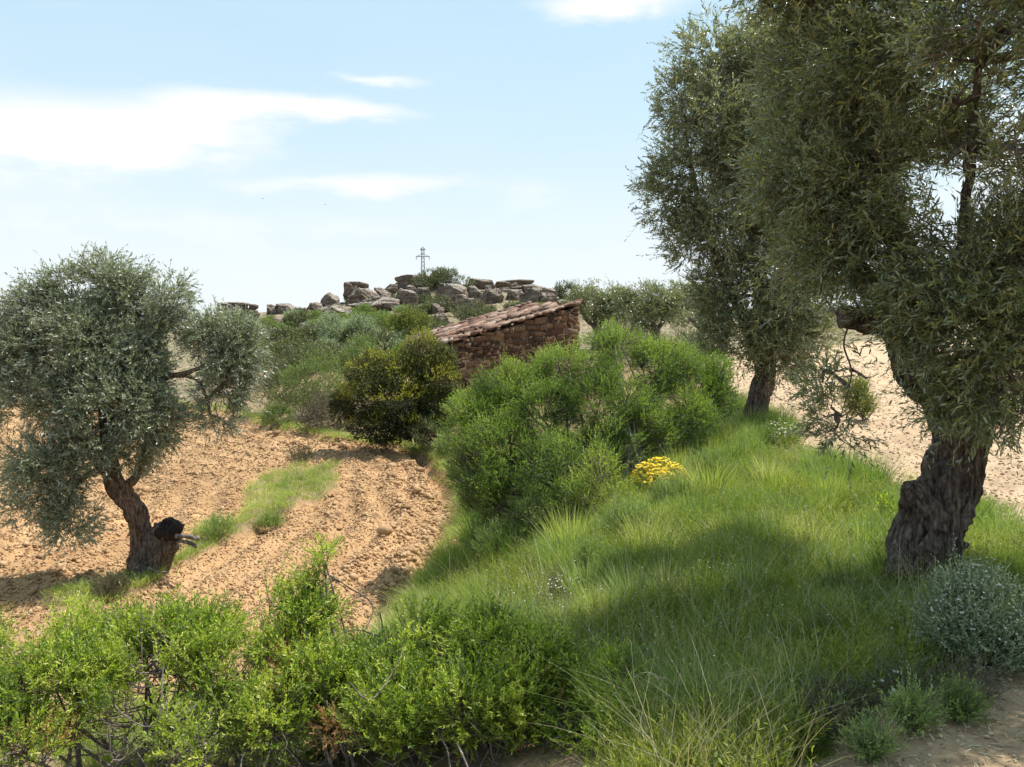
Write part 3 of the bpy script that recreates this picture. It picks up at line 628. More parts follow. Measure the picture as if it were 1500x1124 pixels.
limbs = [([P(160, 690, 11), P(120, 640, 11), P(80, 570, 11), P(60, 480, 11.1)], [.11, .08, .055, .025]), ([P(158, 640, 11), P(150, 560, 11.1), P(140, 480, 11.2), P(150, 420, 11.2)], [.10, .08, .05, .02]),
         ([P(163, 650, 11), P(200, 590, 11.1), P(225, 520, 11.2), P(235, 450, 11.2)], [.085, .06, .04, .02]), ([P(178, 715, 11), P(198, 700, 11), P(215, 660, 11), P(230, 620, 11)], [.07, .055, .04, .02]),
         ([P(205, 585, 11.1), P(240, 555, 11.2), P(270, 548, 11.2), P(310, 530, 11.2), P(330, 510, 11.2)], [.05, .04, .035, .025, .015]), ([P(270, 549, 11.2), P(292, 560, 11.2), P(305, 590, 11.1)], [.03, .022, .012]),
         ([P(170, 705, 11), P(140, 690, 10.8), P(105, 720, 10.7), P(90, 760, 10.6)], [.05, .04, .025, .012])]
olive('olive_tree', 'leaning silvery olive tree on the left with a charred dead stump at its foot', t, [.19, .15, .125, .125, .115, .10, .07], limbs, clL, 15500, 'olive_grey', (.058, .0078), .20, 12, -.26, .34, 1500, 'bark_brown', seed=41, tw=.002, extra=extra_left, sides=80, ring=150, flute=.16, ridge=.055)

# far olives behind the shed
def far_olive(label, px, py, Y, w, h, seed, nsh=1500, mat='olive_grey', lf=(.09, .016)):
    g = np.random.default_rng(seed)
    cl = C_([(px + g.uniform(-.38, .38) * w, py - h * g.uniform(.45, .85), Y + g.normal() * .4, w * .2, h * .2) for k in range(8)] + [(px, py - h * .65, Y, w * .33, h * .28)])
    t = [P(px, py, Y), P(px + w * .04, py - h * .2, Y), P(px - w * .03, py - h * .45, Y)]; t[0][2] = gz(t[0][0], t[0][1]) - .1
    limbs = [([t[1], P(px - w * .2, py - h * .45, Y), P(px - w * .25, py - h * .7, Y)], [.12, .08, .03]), ([t[1], P(px + w * .15, py - h * .4, Y), P(px + w * .25, py - h * .7, Y)], [.12, .08, .03])]
    return olive('olive_tree', label, t, [.22, .16, .08], limbs, cl, nsh, mat, lf, .3, 9, -.1, .6, 160, 'bark', sides=12, ring=16, seed=seed, tw=.004)
far_olive('silvery olive tree directly behind the right end of the stone shed', 872, 500, 36, 85, 84, 51, 2000, 'olive')
far_olive('olive tree behind the shed with its dark forked trunk showing', 955, 505, 34, 125, 96, 52, 2600, 'olive')
far_olive('small olive tree half hidden behind the big right-hand crown', 1025, 500, 38, 90, 84, 53, 2000, 'olive')
far_olive('distant olive tree standing low behind the left olive crown', 20, 560, 44, 110, 75, 54, 1300)

# ------------------------------------------------------------------ shrubs
topyel = lambda zt, s: (lambda p, o: np.clip(.02 + .75 * (o[:, 2] > .15) * (noise(p / .4, 3) > -.05) + np.clip(p[:, 2] - zt, -1, 1) * s + rng.normal(size=len(p)) * .1, 0, 1))  # yellow tips, plus lit tops and dark shading put into the leaf colour
# big feathery shrub in the middle
clT = C_([(700, 610, 10.8, 50, 40), (745, 570, 11, 50, 35), (790, 600, 10.6, 60, 50), (830, 550, 11.2, 60, 40), (900, 530, 11.4, 60, 42), (890, 600, 10.8, 70, 50, .55),
          (960, 540, 11.6, 60, 42), (1020, 570, 12, 55, 45), (990, 610, 11.3, 60, 45), (1050, 570, 12.2, 30, 40), (730, 660, 10.3, 60, 55), (800, 680, 10.0, 60, 50, .5), (740, 740, 10, 50, 50, .55),
          (680, 640, 10.8, 30, 40), (900, 495, 11.4, 20, 20, .8), (735, 548, 11.2, 15, 20, .8), (840, 740, 9.6, 40, 40, .7), (925, 570, 10.9, 50, 40), (870, 660, 10.2, 70, 45, .35), (940, 640, 10.8, 50, 40, .45), (700, 700, 10.1, 40, 45, .8)])
b = hit(860, 735); b[2] = gz(b[0], b[1])
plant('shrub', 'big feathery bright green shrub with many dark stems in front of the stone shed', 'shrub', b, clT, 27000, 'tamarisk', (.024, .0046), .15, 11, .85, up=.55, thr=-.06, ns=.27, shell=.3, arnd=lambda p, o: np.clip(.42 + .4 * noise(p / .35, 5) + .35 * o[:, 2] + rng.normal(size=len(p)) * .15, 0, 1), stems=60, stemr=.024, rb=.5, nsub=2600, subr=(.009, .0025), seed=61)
b = hit(880, 760)
b2 = P(745, 850, 9.7); b2[2] = gz(b2[0], b2[1])
plant('shrub', 'lower darker green shrub spilling down the bank to the soil edge below the big one', 'shrub', b2, C_([(695, 690, 11.0, 35, 40), (700, 745, 10.5, 42, 48), (735, 800, 9.9, 45, 45), (795, 765, 9.7, 55, 42), (765, 835, 9.5, 48, 30, .7)]), 5200, 'scrub_green', (.024, .0042), .15, 11, .8, up=.7, thr=-.12, ns=.25, shell=.3, stems=20, stemr=.014, rb=.35, nsub=500, subr=(.008, .0025), seed=65)
plant('shrub', 'young upright light green sprigs at the foot of the big feathery shrub', 'shrub', b, C_([(880, 700, 9.3, 22, 45), (860, 730, 9.2, 25, 30), (900, 735, 9.1, 20, 30)]), 420, 'bright', (.028, .004), .2, 14, .7, up=1.2, stems=8, stemr=.008, rb=.15, nsub=60, seed=62)
# dark yellow-tipped evergreen
clJ = C_([(620, 520, 19.6, 34, 34), (590, 550, 19.4, 45, 35), (545, 545, 19.5, 38, 32), (640, 560, 19.3, 32, 32), (520, 590, 19.3, 32, 32), (575, 590, 19.1, 50, 42), (640, 600, 19.2, 32, 35), (560, 625, 19.1, 50, 25), (615, 622, 19.1, 45, 25), (500, 600, 19.4, 18, 22), (650, 530, 19.4, 20, 22)])
b = hit(580, 650); b[2] = gz(b[0], b[1])
plant('evergreen_bush', 'dense dark evergreen bush with yellowish tips beside the left end of the shed', 'bush', b, clJ, 15000, 'juniper', (.034, .009), .12, 12, .8, up=.4, thr=-.6, ns=.32, shell=.4, stems=8, nsub=200, seed=63, tw=.003, arnd=topyel(EYE - 2.1, .3))
# scrub behind/left of the shed
mids = [('broad green bush at the field edge left of the dark evergreen', 460, 612, 25, 120, 110, 'scrub_green', 3200, 71), ('olive-green bush at the far edge of the ploughed field', 410, 600, 27, 70, 75, 'scrub', 1500, 72),
        ('brown dry bush between the green scrub and the dark evergreen', 480, 634, 22.5, 90, 62, 'scrub_brown', 1600, 73), ('fresh green bush above the dark evergreen', 530, 560, 29, 90, 66, 'scrub_green', 1900, 74),
        ('dull green bush high on the slope behind the scrub', 440, 548, 33, 90, 45, 'scrub', 1300, 75), ('silvery grey bush on the slope below the boulders', 525, 502, 42, 62, 46, 'greyleaf', 1000, 76),
        ('pale silvery bush next to the leaning slab', 485, 506, 43, 44, 54, 'greyleaf', 800, 77), ('rounded yellow-green bush just above the shed roof', 600, 492, 37, 66, 46, 'yellowgreen', 1600, 78),
        ('low green bush at the foot of the scrub by the ploughed soil', 405, 622, 24, 56, 32, 'scrub_green', 700, 79), ('small dusty bush at the bottom left of the dark evergreen', 625, 655, 18.5, 50, 38, 'scrub', 600, 80),
        ('grey-green low bush beneath the evergreen at the furrow end', 655, 668, 17.5, 44, 34, 'lavgrey', 500, 81), ('small round green bush on the sandy field behind the hanging branch', 1262, 612, 15, 60, 66, 'yellowgreen', 900, 82),
        ('dark bush on the crest at the right end of the outcrop', 828, 442, 82, 40, 32, 'scrub', 900, 83), ('wide bush crowning the top of the rocky outcrop', 648, 422, 76, 80, 32, 'scrub', 1800, 84),
        ('dull green bush right of the shed under the far olives', 905, 540, 27, 90, 55, 'scrub', 1100, 85), ('green bush between the big shrub and the second olive trunk', 1050, 620, 15, 60, 60, 'scrub_green', 900, 86),
        ('grey bush on the far left horizon behind the olive crown', 15, 498, 80, 70, 24, 'scrub', 500, 87), ('bush beside the first boulders behind the side bough', 290, 482, 70, 40, 24, 'scrub', 400, 88),
        ('green bush on the slope below the grey boulder row', 560, 520, 36, 60, 36, 'scrub', 900, 89), ('dark bush at the lower edge of the outcrop above the roof', 690, 470, 55, 70, 26, 'scrub', 800, 90),
        ('low dark scrub bush on the horizon at the far left edge', -20, 500, 70, 120, 30, 'scrub', 900, 92), ('low dark scrub bush on the horizon seen through the left crown', 110, 500, 72, 120, 28, 'scrub', 900, 93), ('low dark scrub bush on the horizon right of the left crown top', 225, 496, 70, 110, 28, 'scrub', 900, 94),
        ('dark green bush filling the gap between the shed corner and the far olives', 915, 520, 33, 110, 60, 'scrub', 1500, 95), ('dark bush under the far olives beside the second olive trunk', 1010, 530, 30, 90, 55, 'scrub', 1300, 96),
        ('pale green bush on the skyline beside the right crown', 1015, 440, 75, 50, 22, 'greyleaf', 400, 91)]
for lb, px, py, Y, w, h, mt, ns_, sd in mids:
    s = max(1, Y / 22)
    bush('bush', lb, px, py, Y, w, h, mt, ns_, (.036 * s ** .8, .006 * s), .15 * s ** .6, sd, n=7, ns=.3 * s ** .5, up=.6, thr=-.2, nsub=120, tw=.002 * s, stemr=.015 * s, subr=(.006 * s, .003 * s), rb=.2)
# hillside scrub: one prototype per kind, then copies
protos = []
for k, (mt, lf) in enumerate((('scrub', .07), ('scrub_brown', .07), ('greyleaf', .07), ('scrub_green', .07))):
    protos.append(plant('scrub_bush', 'small scrub bush dotting the rocky hillside', 'bush', (0, 30 + k, base_h(np.array([0.]), np.array([30. + k]))[0]),
        [(0, 30 + k, base_h(np.array([0.]), np.array([30. + k]))[0] + .25, .55, .5, .32), (.3, 30 + k, base_h(np.array([0.]), np.array([30. + k]))[0] + .35, .3, .3, .3)], 420, mt, (lf, .016), .2, 8, seed=100 + k, stems=4, nsub=30, tw=.004, thr=-.4, group='small scrub bushes on the rocky hillside'))
hx, hy = [], []; tries = 0; g = np.random.default_rng(5)
first = [True] * 4; cnt = 0
labs = ['small olive-green scrub bush dotting the rocky hillside', 'small brown dry scrub bush dotting the rocky hillside', 'small silvery scrub bush dotting the rocky hillside', 'small fresh green scrub bush dotting the rocky hillside']
for px, py in [(g.uniform(330, 860), g.uniform(430, 545)) for k in range(330)]:
    if cnt > 170: break
    if py < 475 - .22 * (px - 380) * (px < 640) + 0 and py < 445: continue
    if 655 < px < 860 and py > 470: continue
    if py < 458 and g.random() < .7: continue
    q = hit(px, py)
    if q[1] > 95 or q[1] < 28: continue
    k = int(g.choice(4, p=[.45, .2, .15, .2])); o = protos[k] if first[k] else copy_tree(protos[k]); first[k] = False
    o['label'] = labs[k]; o['group'] = 'small scrub bushes on the rocky hillside, ' + ('olive-green', 'brown', 'silvery', 'fresh green')[k]
    o.location = (q[0], q[1], gz(q[0], q[1]) - .03); s = g.uniform(.7, 1.7); o.scale = (s, s, s * g.uniform(.7, 1.1)); o.rotation_euler = (0, 0, g.uniform(0, 6.28)); cnt += 1

# ------------------------------------------------------------------ foreground boxthorn shrubs
fg = [('leftmost foreground shrub with a tangle of bare grey branches below bright leaves', [(10, 965, 4.3, 60, 40), (90, 940, 4.6, 65, 36), (40, 1010, 4.1, 80, 45), (-60, 960, 4.3, 60, 50), (120, 1000, 4.2, 60, 45), (20, 1090, 3.8, 90, 30, .5)], 40, 1800, 201),
      ('foreground shrub with bright green tips left of the tall sprig', [(210, 928, 4.7, 55, 28), (290, 938, 4.6, 60, 34), (240, 970, 4.4, 80, 50), (330, 990, 4.3, 60, 50), (200, 1040, 4.1, 70, 40, .7), (300, 1080, 3.9, 70, 35, .5)], 260, 1900, 202),
      ('foreground shrub with one tall sprig reaching up over the field', [(395, 888, 4.7, 20, 20, .8), (440, 880, 4.7, 30, 20, .8), (458, 850, 4.7, 12, 16, .7), (476, 820, 4.7, 7, 18, .7), (420, 950, 4.5, 60, 40), (470, 1000, 4.3, 60, 50), (400, 1050, 4.1, 60, 45, .7), (450, 905, 4.6, 45, 18, .8)], 430, 1600, 203),
      ('dense bright foreground shrub right of the tall sprig', [(600, 925, 4.6, 55, 32), (560, 980, 4.4, 55, 45), (650, 985, 4.4, 60, 45), (590, 1050, 4.1, 75, 50), (520, 1020, 4.3, 45, 50)], 600, 2100, 204),
      ('foreground shrub with withered orange leaves at the grass edge', [(715, 945, 4.4, 50, 34), (785, 965, 4.3, 50, 32), (760, 1030, 4.1, 70, 45), (690, 1040, 4.0, 55, 45), (850, 1000, 4.2, 45, 32), (840, 1055, 4.0, 55, 45)], 750, 2700, 205),
      ('small sparse shrub at the right end of the foreground hedge of shrubs', [(895, 1030, 4.0, 35, 32), (870, 1080, 3.8, 55, 35), (925, 1085, 3.8, 30, 32), (905, 1000, 4.05, 22, 20)], 860, 1500, 206)]
for lb, cl, bx, ns_, sd in fg:
    cl = C_(cl); b = P(bx, 1124, 4.3); b[2] = gz(b[0], b[1])
    r = plant('leafy_shrub', lb, 'shrub', b, cl, ns_, 'bright', (.027, .0042), .15, 17, .8, up=.9, out=.8, thr=-.16, ns=.2, shell=.25, stems=16, stemr=.013, rb=.35, nsub=420, arnd=lambda p, o: np.clip(.5 + .45 * noise(p / .16, 5) + rng.normal(size=len(p)) * .2, 0, 1), subr=(.0065, .0022), seed=sd, tw=.0016)
    # bare crooked twigs in the lower half
    sb = MB(); q, o, ci = in_clumps([(c[0], c[1], c[2] - .12, c[3] * 1.0, c[4], c[5]) for c in cl], 260, .1, -9, .3, sd)
    q2 = q + nrm(rng.normal(size=q.shape) * [1, 1, .8]) * rng.uniform(.08, .3, (len(q), 1)); tubes3(sb, q, q2, .004, .0015, .18, .6)
    for k in range(34):
        j = rng.integers(len(q)); w_ = q[j] + rng.normal(size=3) * .25; w_[2] = q[j][2] - rng.uniform(.0, .3)
        tube(sb, [q[j], (q[j] + w_) / 2 + rng.normal(size=3) * .06, w_, w_ + rng.normal(size=3) * .12], [.003, .0045, .005, .0035], 12, 5, .002, .03, cap=False)
    sb.build('bare_twigs', M['twig'], r)
    if sd in (201, 203, 205):
        mb = MB(); p, o, ci = in_clumps(C_([(60, 1090, 3.9, 30, 20), (20, 1060, 4.0, 20, 15)] if sd == 201 else [(430, 985, 4.3, 25, 20), (490, 1070, 4.0, 20, 15)] if sd == 203 else [(775, 1000, 4.2, 20, 35), (820, 1035, 4.1, 30, 16), (755, 1085, 4.0, 20, 15)]), 120, .1, -.3, .15, 7)
        shoots(mb, None, p, o + [0, 0, .5], .12, 16, .022, .0034, .9); mb.build('withered_leaves', M['rust'], r)

# ------------------------------------------------------------------ small plants on the bank
def herb(name, label, px, py, w, h, mat, nsh, leaf, sh, per, seed, cat='plant', flowers=None, group=None, up=1.2, ang=.7, Y=None, thr=-.5):
    q = hit(px, py) if Y is None else P(px, py, Y); Y = q[1]; q[2] = gz(q[0], q[1])
    s = pxm(Y); W, H = w * s / 2, h * s
    cl = [(q[0] - W * .45, q[1], q[2] + H * .45, W * .5, W * .5, H * .42), (q[0] + W * .45, q[1], q[2] + H * .42, W * .5, W * .5, H * .40), (q[0], q[1] + W * .2, q[2] + H * .55, W * .55, W * .5, H * .42), (q[0], q[1] - W * .3, q[2] + H * .35, W * .6, W * .4, H * .35)]
    r = plant(name, label, cat, q, cl, nsh, mat, leaf, sh, per, ang, up=up, thr=thr, ns=.15, stems=5, stemr=.005, rb=W * .3, nsub=60, subr=(.003, .0015), tw=.0012, seed=seed, group=group, bark='twig')
    if flowers:
        fm, nf, fs = flowers; mb = MB(); p, o, ci = in_clumps([(c[0], c[1], c[2] + H * .1, c[3] * 1.05, c[4] * 1.05, c[5] * 1.15) for c in cl], nf * 3, .85, -.6, .2, seed + 1)
        k = o[:, 2] > -.1; p, o = p[k][:nf], o[k][:nf]; d = nrm(o + [0, -.3, 1.2] + rng.normal(size=o.shape) * .3)
        U = nrm(np.cross(d, rng.normal(size=d.shape))); W_ = np.cross(d, U)
        for j in range(6):
            t = j * 1.047; e = U * math.cos(t) + W_ * math.sin(t)
            leaves(mb, p, e + d * .35, np.cross(e, d), fs, fs * .35, rng.random(len(p)))
        mb.build('flowers', M[fm], r)
    return r
herb('flowering_bush', 'bush covered in yellow daisies at the foot of the big green shrub', 968, 728, 84, 58, 'scrub_green', 600, (.03, .003), .12, 12, 301, 'flowering bush', ('yellow', 900, .019))
herb('flowering_bush', 'grey-green bush of tiny white flowers in the shade of the right olive trunk', 1440, 985, 180, 140, 'greyleaf', 1900, (.02, .0035), .13, 14, 302, 'flowering bush', ('white', 520, .0075))
herb('flowering_plant', 'dry flowering plant with faded pinkish white heads in mid grass', 825, 905, 80, 62, 'scrub_brown', 260, (.016, .002), .16, 10, 303, 'flowering plant', ('white', 90, .009))
herb('flowering_plant', 'clump of small white flowers on the bank below the second olive', 1145, 655, 56, 34, 'scrub_green', 260, (.03, .004), .12, 10, 304, 'flowering plant', ('white', 80, .016))
herb('flowering_plant', 'straggly plant with a few white blooms beside the dirt path', 1320, 1040, 90, 60, 'scrub', 240, (.018, .002), .14, 12, 305, 'flowering plant', ('white', 16, .011))
herb('low_herb', 'bushy little green herb growing in the dirt path', 1335, 1080, 42, 42, 'lavgrey', 210, (.018, .0025), .12, 16, 306)
herb('low_herb', 'low feathery herb at the bottom edge of the dirt path', 1275, 1118, 48, 28, 'lavgrey', 220, (.02, .002), .12, 14, 307)
herb('low_herb', 'brown withered herb on the path under the white-flowered bush', 1420, 1030, 80, 46, 'scrub_brown', 130, (.016, .002), .14, 10, 308)
herb('low_herb', 'bright lime spurge standing in the grass left of the gnarled trunk', 1296, 775, 28, 52, 'bright', 40, (.04, .008), .12, 10, 309, up=2)
for lb, px, py, w, h, mt, sd in (('grey tangle of fine dry stems at the edge of the path', 1195, 1090, 80, 50, 'scrub_brown', 331), ('dark green herb between the path and the shaded grass', 1400, 1060, 40, 28, 'scrub_green', 332), ('low brown herb on the path edge below the shaded grass', 1235, 1060, 60, 36, 'scrub_brown', 335), ('yellowish herb in the deep shade left of the white-flowered bush', 1210, 960, 90, 70, 'yellowgreen', 336), ('yellow-green spurge clump in the shaded grass left of the trunk', 1230, 880, 70, 60, 'bright', 337)):
    herb('low_herb', lb, px, py, w, h, mt, 200, (.02, .0024), .13, 14, sd)
for lb, px, py, w, h, sd in (('rounded grey-green mound of fine leaves right below the yellow daisies', 920, 800, 74, 58, 311), ('grey-green cushion plant on the crest beside the yellow daisies', 990, 745, 70, 40, 312), ('grey-green tussock behind the foreground shrub', 770, 960, 110, 50, 313),
                             ('tall soft tussock at the crest right of the yellow daisies', 1040, 720, 60, 52, 314), ('dark green tussock leaning over the field edge', 735, 830, 80, 62, 315), ('pale tussock on the bank above the dry flowers', 870, 850, 60, 40, 316)):
    herb('cushion_plant', lb, px, py, w, h, 'lavgrey', 700, (.034, .0022), .16, 12, sd, up=1.6, ang=.4, thr=-1)
for lb, px, py, w, h, sd in (('dry grassy tussock on the strip just below the left olive', 165, 885, 56, 30, 321), ('straw coloured tussock at the upper end of the grass strip', 395, 775, 36, 26, 322), ('tall pale tuft at the top of the grass strip', 440, 692, 40, 24, 323), ('green tuft beside the dead stump', 322, 802, 50, 28, 324)):
    herb('grass_tussock', lb, px, py, w, h, 'lavgrey' if sd % 2 == 0 else 'scrub_brown', 300, (.05, .003), .16, 9, sd, up=1.6, ang=.4, thr=-1, cat='grass tussock')
# arching dry grass clump at the bottom
q = P(1010, 1120, 3.7); q[2] = gz(q[0], q[1]); r = empty('grass_clump', q, 'clump of long arching dry grass stems at the bottom edge', 'grass clump')
mb = MB()
for k in range(46):
    a = rng.uniform(0, 6.28); L = rng.uniform(.15, .42); b0 = q + np.array([rng.normal() * .12, rng.normal() * .08, -.02]); e = np.array([math.cos(a) * .8 + .25, math.sin(a) * .5, 0]) * L
    tube(mb, [b0, b0 + e * .3 + [0, 0, L * .6], b0 + e * .75 + [0, 0, L * .72], b0 + e * 1.1 + [0, 0, L * .55]], [.0018, .0015, .0012, .0007], 10, 4, a=rng.random(), cap=False)
mb.build('dry_stems', M['straw'], r)
mb = MB(); n = 40; grass(mb, q[0] + rng.normal(size=n) * .18, q[1] + rng.normal(size=n) * .12, np.full(n, q[2]), np.full(n, .38), .7, .002, np.full(n, .3), 45, .08, 4); mb.build('green_blades', M['grass'], r)

# ------------------------------------------------------------------ boulders
def boulder_mesh(seed, block):
    import bmesh
    bm = bmesh.new(); bmesh.ops.create_icosphere(bm, subdivisions=5, radius=1); me = bpy.data.meshes.new('boulder')
    bm.to_mesh(me); bm.free(); v = np.zeros(len(me.vertices) * 3); me.vertices.foreach_get('co', v); v = v.reshape(-1, 3)
    q = v / (np.abs(v) ** block).sum(1, keepdims=True) ** (1 / block) * 1.08; gg = np.random.default_rng(seed + 50)
    for k in range(11):
        n_ = gg.normal(size=3) * [1, 1, .55]; n_ /= np.linalg.norm(n_); dd = q @ n_ - gg.uniform(.68, .98); q = q - n_ * np.maximum(dd, 0)[:, None]
    q = q * (1 + .10 * noise(v * 1.3, seed)[:, None] + .07 * fbm(v * 3, 4, seed + 3)[:, None])
    lay = noise(np.stack([0 * q[:, 0] + 2.2, q[:, 2] * 3.6, .25 * noise(q * 1.5, seed + 9)], -1), seed + 7)
    q[:, :2] *= (1 + .035 * np.sign(lay) * np.abs(lay) ** .5)[:, None]
    cr = np.abs(noise(q * 1.6, seed + 11)); q = q * (1 - .16 * np.exp(-(cr / .06) ** 2))[:, None]
    q[:, 2] = q[:, 2] + 0
    me.vertices.foreach_set('co', q.astype(np.float32).ravel()); me.materials.append(M['rock']); me.polygons.foreach_set('use_smooth', np.ones(len(me.polygons), bool)); me.update()
    return me
bmesh_v = [boulder_mesh(s, b) for s, b in ((1, 5), (2, 3.5), (3, 6), (4, 3), (5, 5), (6, 4), (7, 7))]
def boulder(label, px, py, Y, w, h, k, tilt=0, rot=0, group=None, dz=0):
    """px,py: centre in the photo; w,h in photo px"""
    q = P(px, py, Y); s = pxm(Y); big = 1.12 if group is None and Y > 60 else 1.0; o = bpy.data.objects.new('boulder', bmesh_v[k % 7]); C.objects.link(o)
    g = gz(q[0], q[1]); top = q[2] + h * s * .62; bot = min(q[2] - h * s / 2, g - .15)
    o.location = (q[0], q[1], (top + bot) / 2 + dz); o.scale = (w * s / 2 * .97 * big, w * s / 2 * .8, (top - bot) / 2 * 1.15); o.rotation_euler = (rng.normal() * .06, R(tilt), rot)
    return tag(o, label, 'boulder', group)
BL = [('flat-topped boulder at the far left end of the outcrop', 347, 460, 70, 60, 20, 0, 0), ('dark low block left of the long grey slab', 398, 462, 72, 20, 20, 1, 0), ('long grey slab on the left skyline of the outcrop', 425, 460, 72, 42, 20, 2, 0),
      ('round boulder right of the long grey slab', 461, 455, 73, 22, 16, 3, 0), ('pointed leaning boulder on the left ridge', 485, 445, 74, 30, 26, 4, -18), ('dark slab lying tilted below the pointed boulder', 482, 462, 66, 44, 18, 5, -14),
      ('tall square-cut grey block on the ridge', 521, 432, 76, 38, 24, 0, 0), ('big rounded boulder below the square-cut block', 533, 440, 70, 42, 24, 3, 0), ('pale domed boulder in the middle of the ridge', 558, 436, 72, 26, 18, 1, 0), ('wide ledge of rock under the domed boulder', 548, 450, 68, 66, 20, 2, 3),
      ('upright cracked boulder below the summit wall', 594, 438, 70, 30, 26, 4, 0), ('long summit wall of pale rock under the crowning bush', 608, 420, 78, 56, 22, 0, -2), ('large boxy boulder under the crowning bush', 661, 438, 68, 46, 30, 5, 0),
      ('white-capped boulder low on the slope above the shed roof', 686, 452, 60, 26, 18, 1, 0), ('boulder half sunk beside the white-capped one', 646, 470, 52, 26, 14, 3, 0), ('block wedged between the boxy boulder and its neighbour', 697, 436, 70, 26, 22, 2, 0),
      ('layered boulder in the middle of the right slope', 721, 438, 66, 34, 26, 4, 0), ('flat layered slab right of the crowning bush', 704, 421, 80, 44, 16, 6, 4), ('long low ledge along the right skyline', 752, 422, 84, 60, 15, 0, 3), ('second ledge on the right skyline', 785, 428, 84, 50, 15, 2, 4),
      ('pale split boulder above the shed roof', 780, 440, 62, 36, 20, 1, 0), ('rounded pale boulder at the right end of the slope', 803, 443, 62, 28, 18, 3, 0), ('grey boulder behind the pale split one', 755, 438, 68, 26, 18, 5, 0), ('small dark block at the right end of the crest', 803, 428, 80, 22, 12, 4, 0),
      ('white stone lying alone on the left slope', 415, 485, 55, 18, 9, 3, 0), ('pale stone right of the lone white stone', 436, 489, 54, 20, 10, 1, 0), ('stone beside the silvery bush', 473, 486, 52, 14, 9, 3, 0), ('triangular slab beside the pale silvery bush', 494, 462, 50, 18, 12, 4, -25),
      ('flat stone strip in the scrub below the long slab', 440, 471, 62, 40, 6, 6, 0), ('stone at the foot of the boxy boulder', 640, 455, 62, 20, 12, 1, 0), ('grey block on the skyline right of the crest bush', 872, 430, 88, 30, 12, 2, 0), ('grey block low on the far right skyline', 905, 432, 90, 30, 12, 5, 0),
      ('small block left of the summit wall', 572, 427, 76, 22, 14, 2, 0), ('dark overhang below the summit wall', 620, 436, 72, 26, 18, 6, 0), ('boulder in the far gap beyond the big right crown', 1018, 432, 90, 26, 12, 1, 0), ('narrow block on the saddle of the right slope', 738, 430, 76, 22, 16, 4, 0)]
for k, (lb, px, py, Y, w, h, v, t_) in enumerate(BL): boulder(lb, px, py, Y, w, h, v, t_, rng.choice([0, 3.14]) + rng.normal() * .15)
g = np.random.default_rng(9)
for k in range(190):
    px = g.uniform(360, 860); top = np.interp(px, [300, 400, 480, 520, 600, 640, 700, 800, 860], [462, 458, 448, 434, 424, 416, 418, 432, 442])
    py = top + 4 + abs(g.normal()) * 18
    if py > 500: continue
    q = hit(px, py)
    if q[1] > 92: continue
    w = g.uniform(5, 13) if k % 3 else g.uniform(12, 26); boulder('weathered grey rock scattered between the larger boulders of the outcrop', px, py, q[1], w, w * g.uniform(.35, .75), k, g.normal() * 6, g.uniform(0, 6.28), 'scattered outcrop rocks')

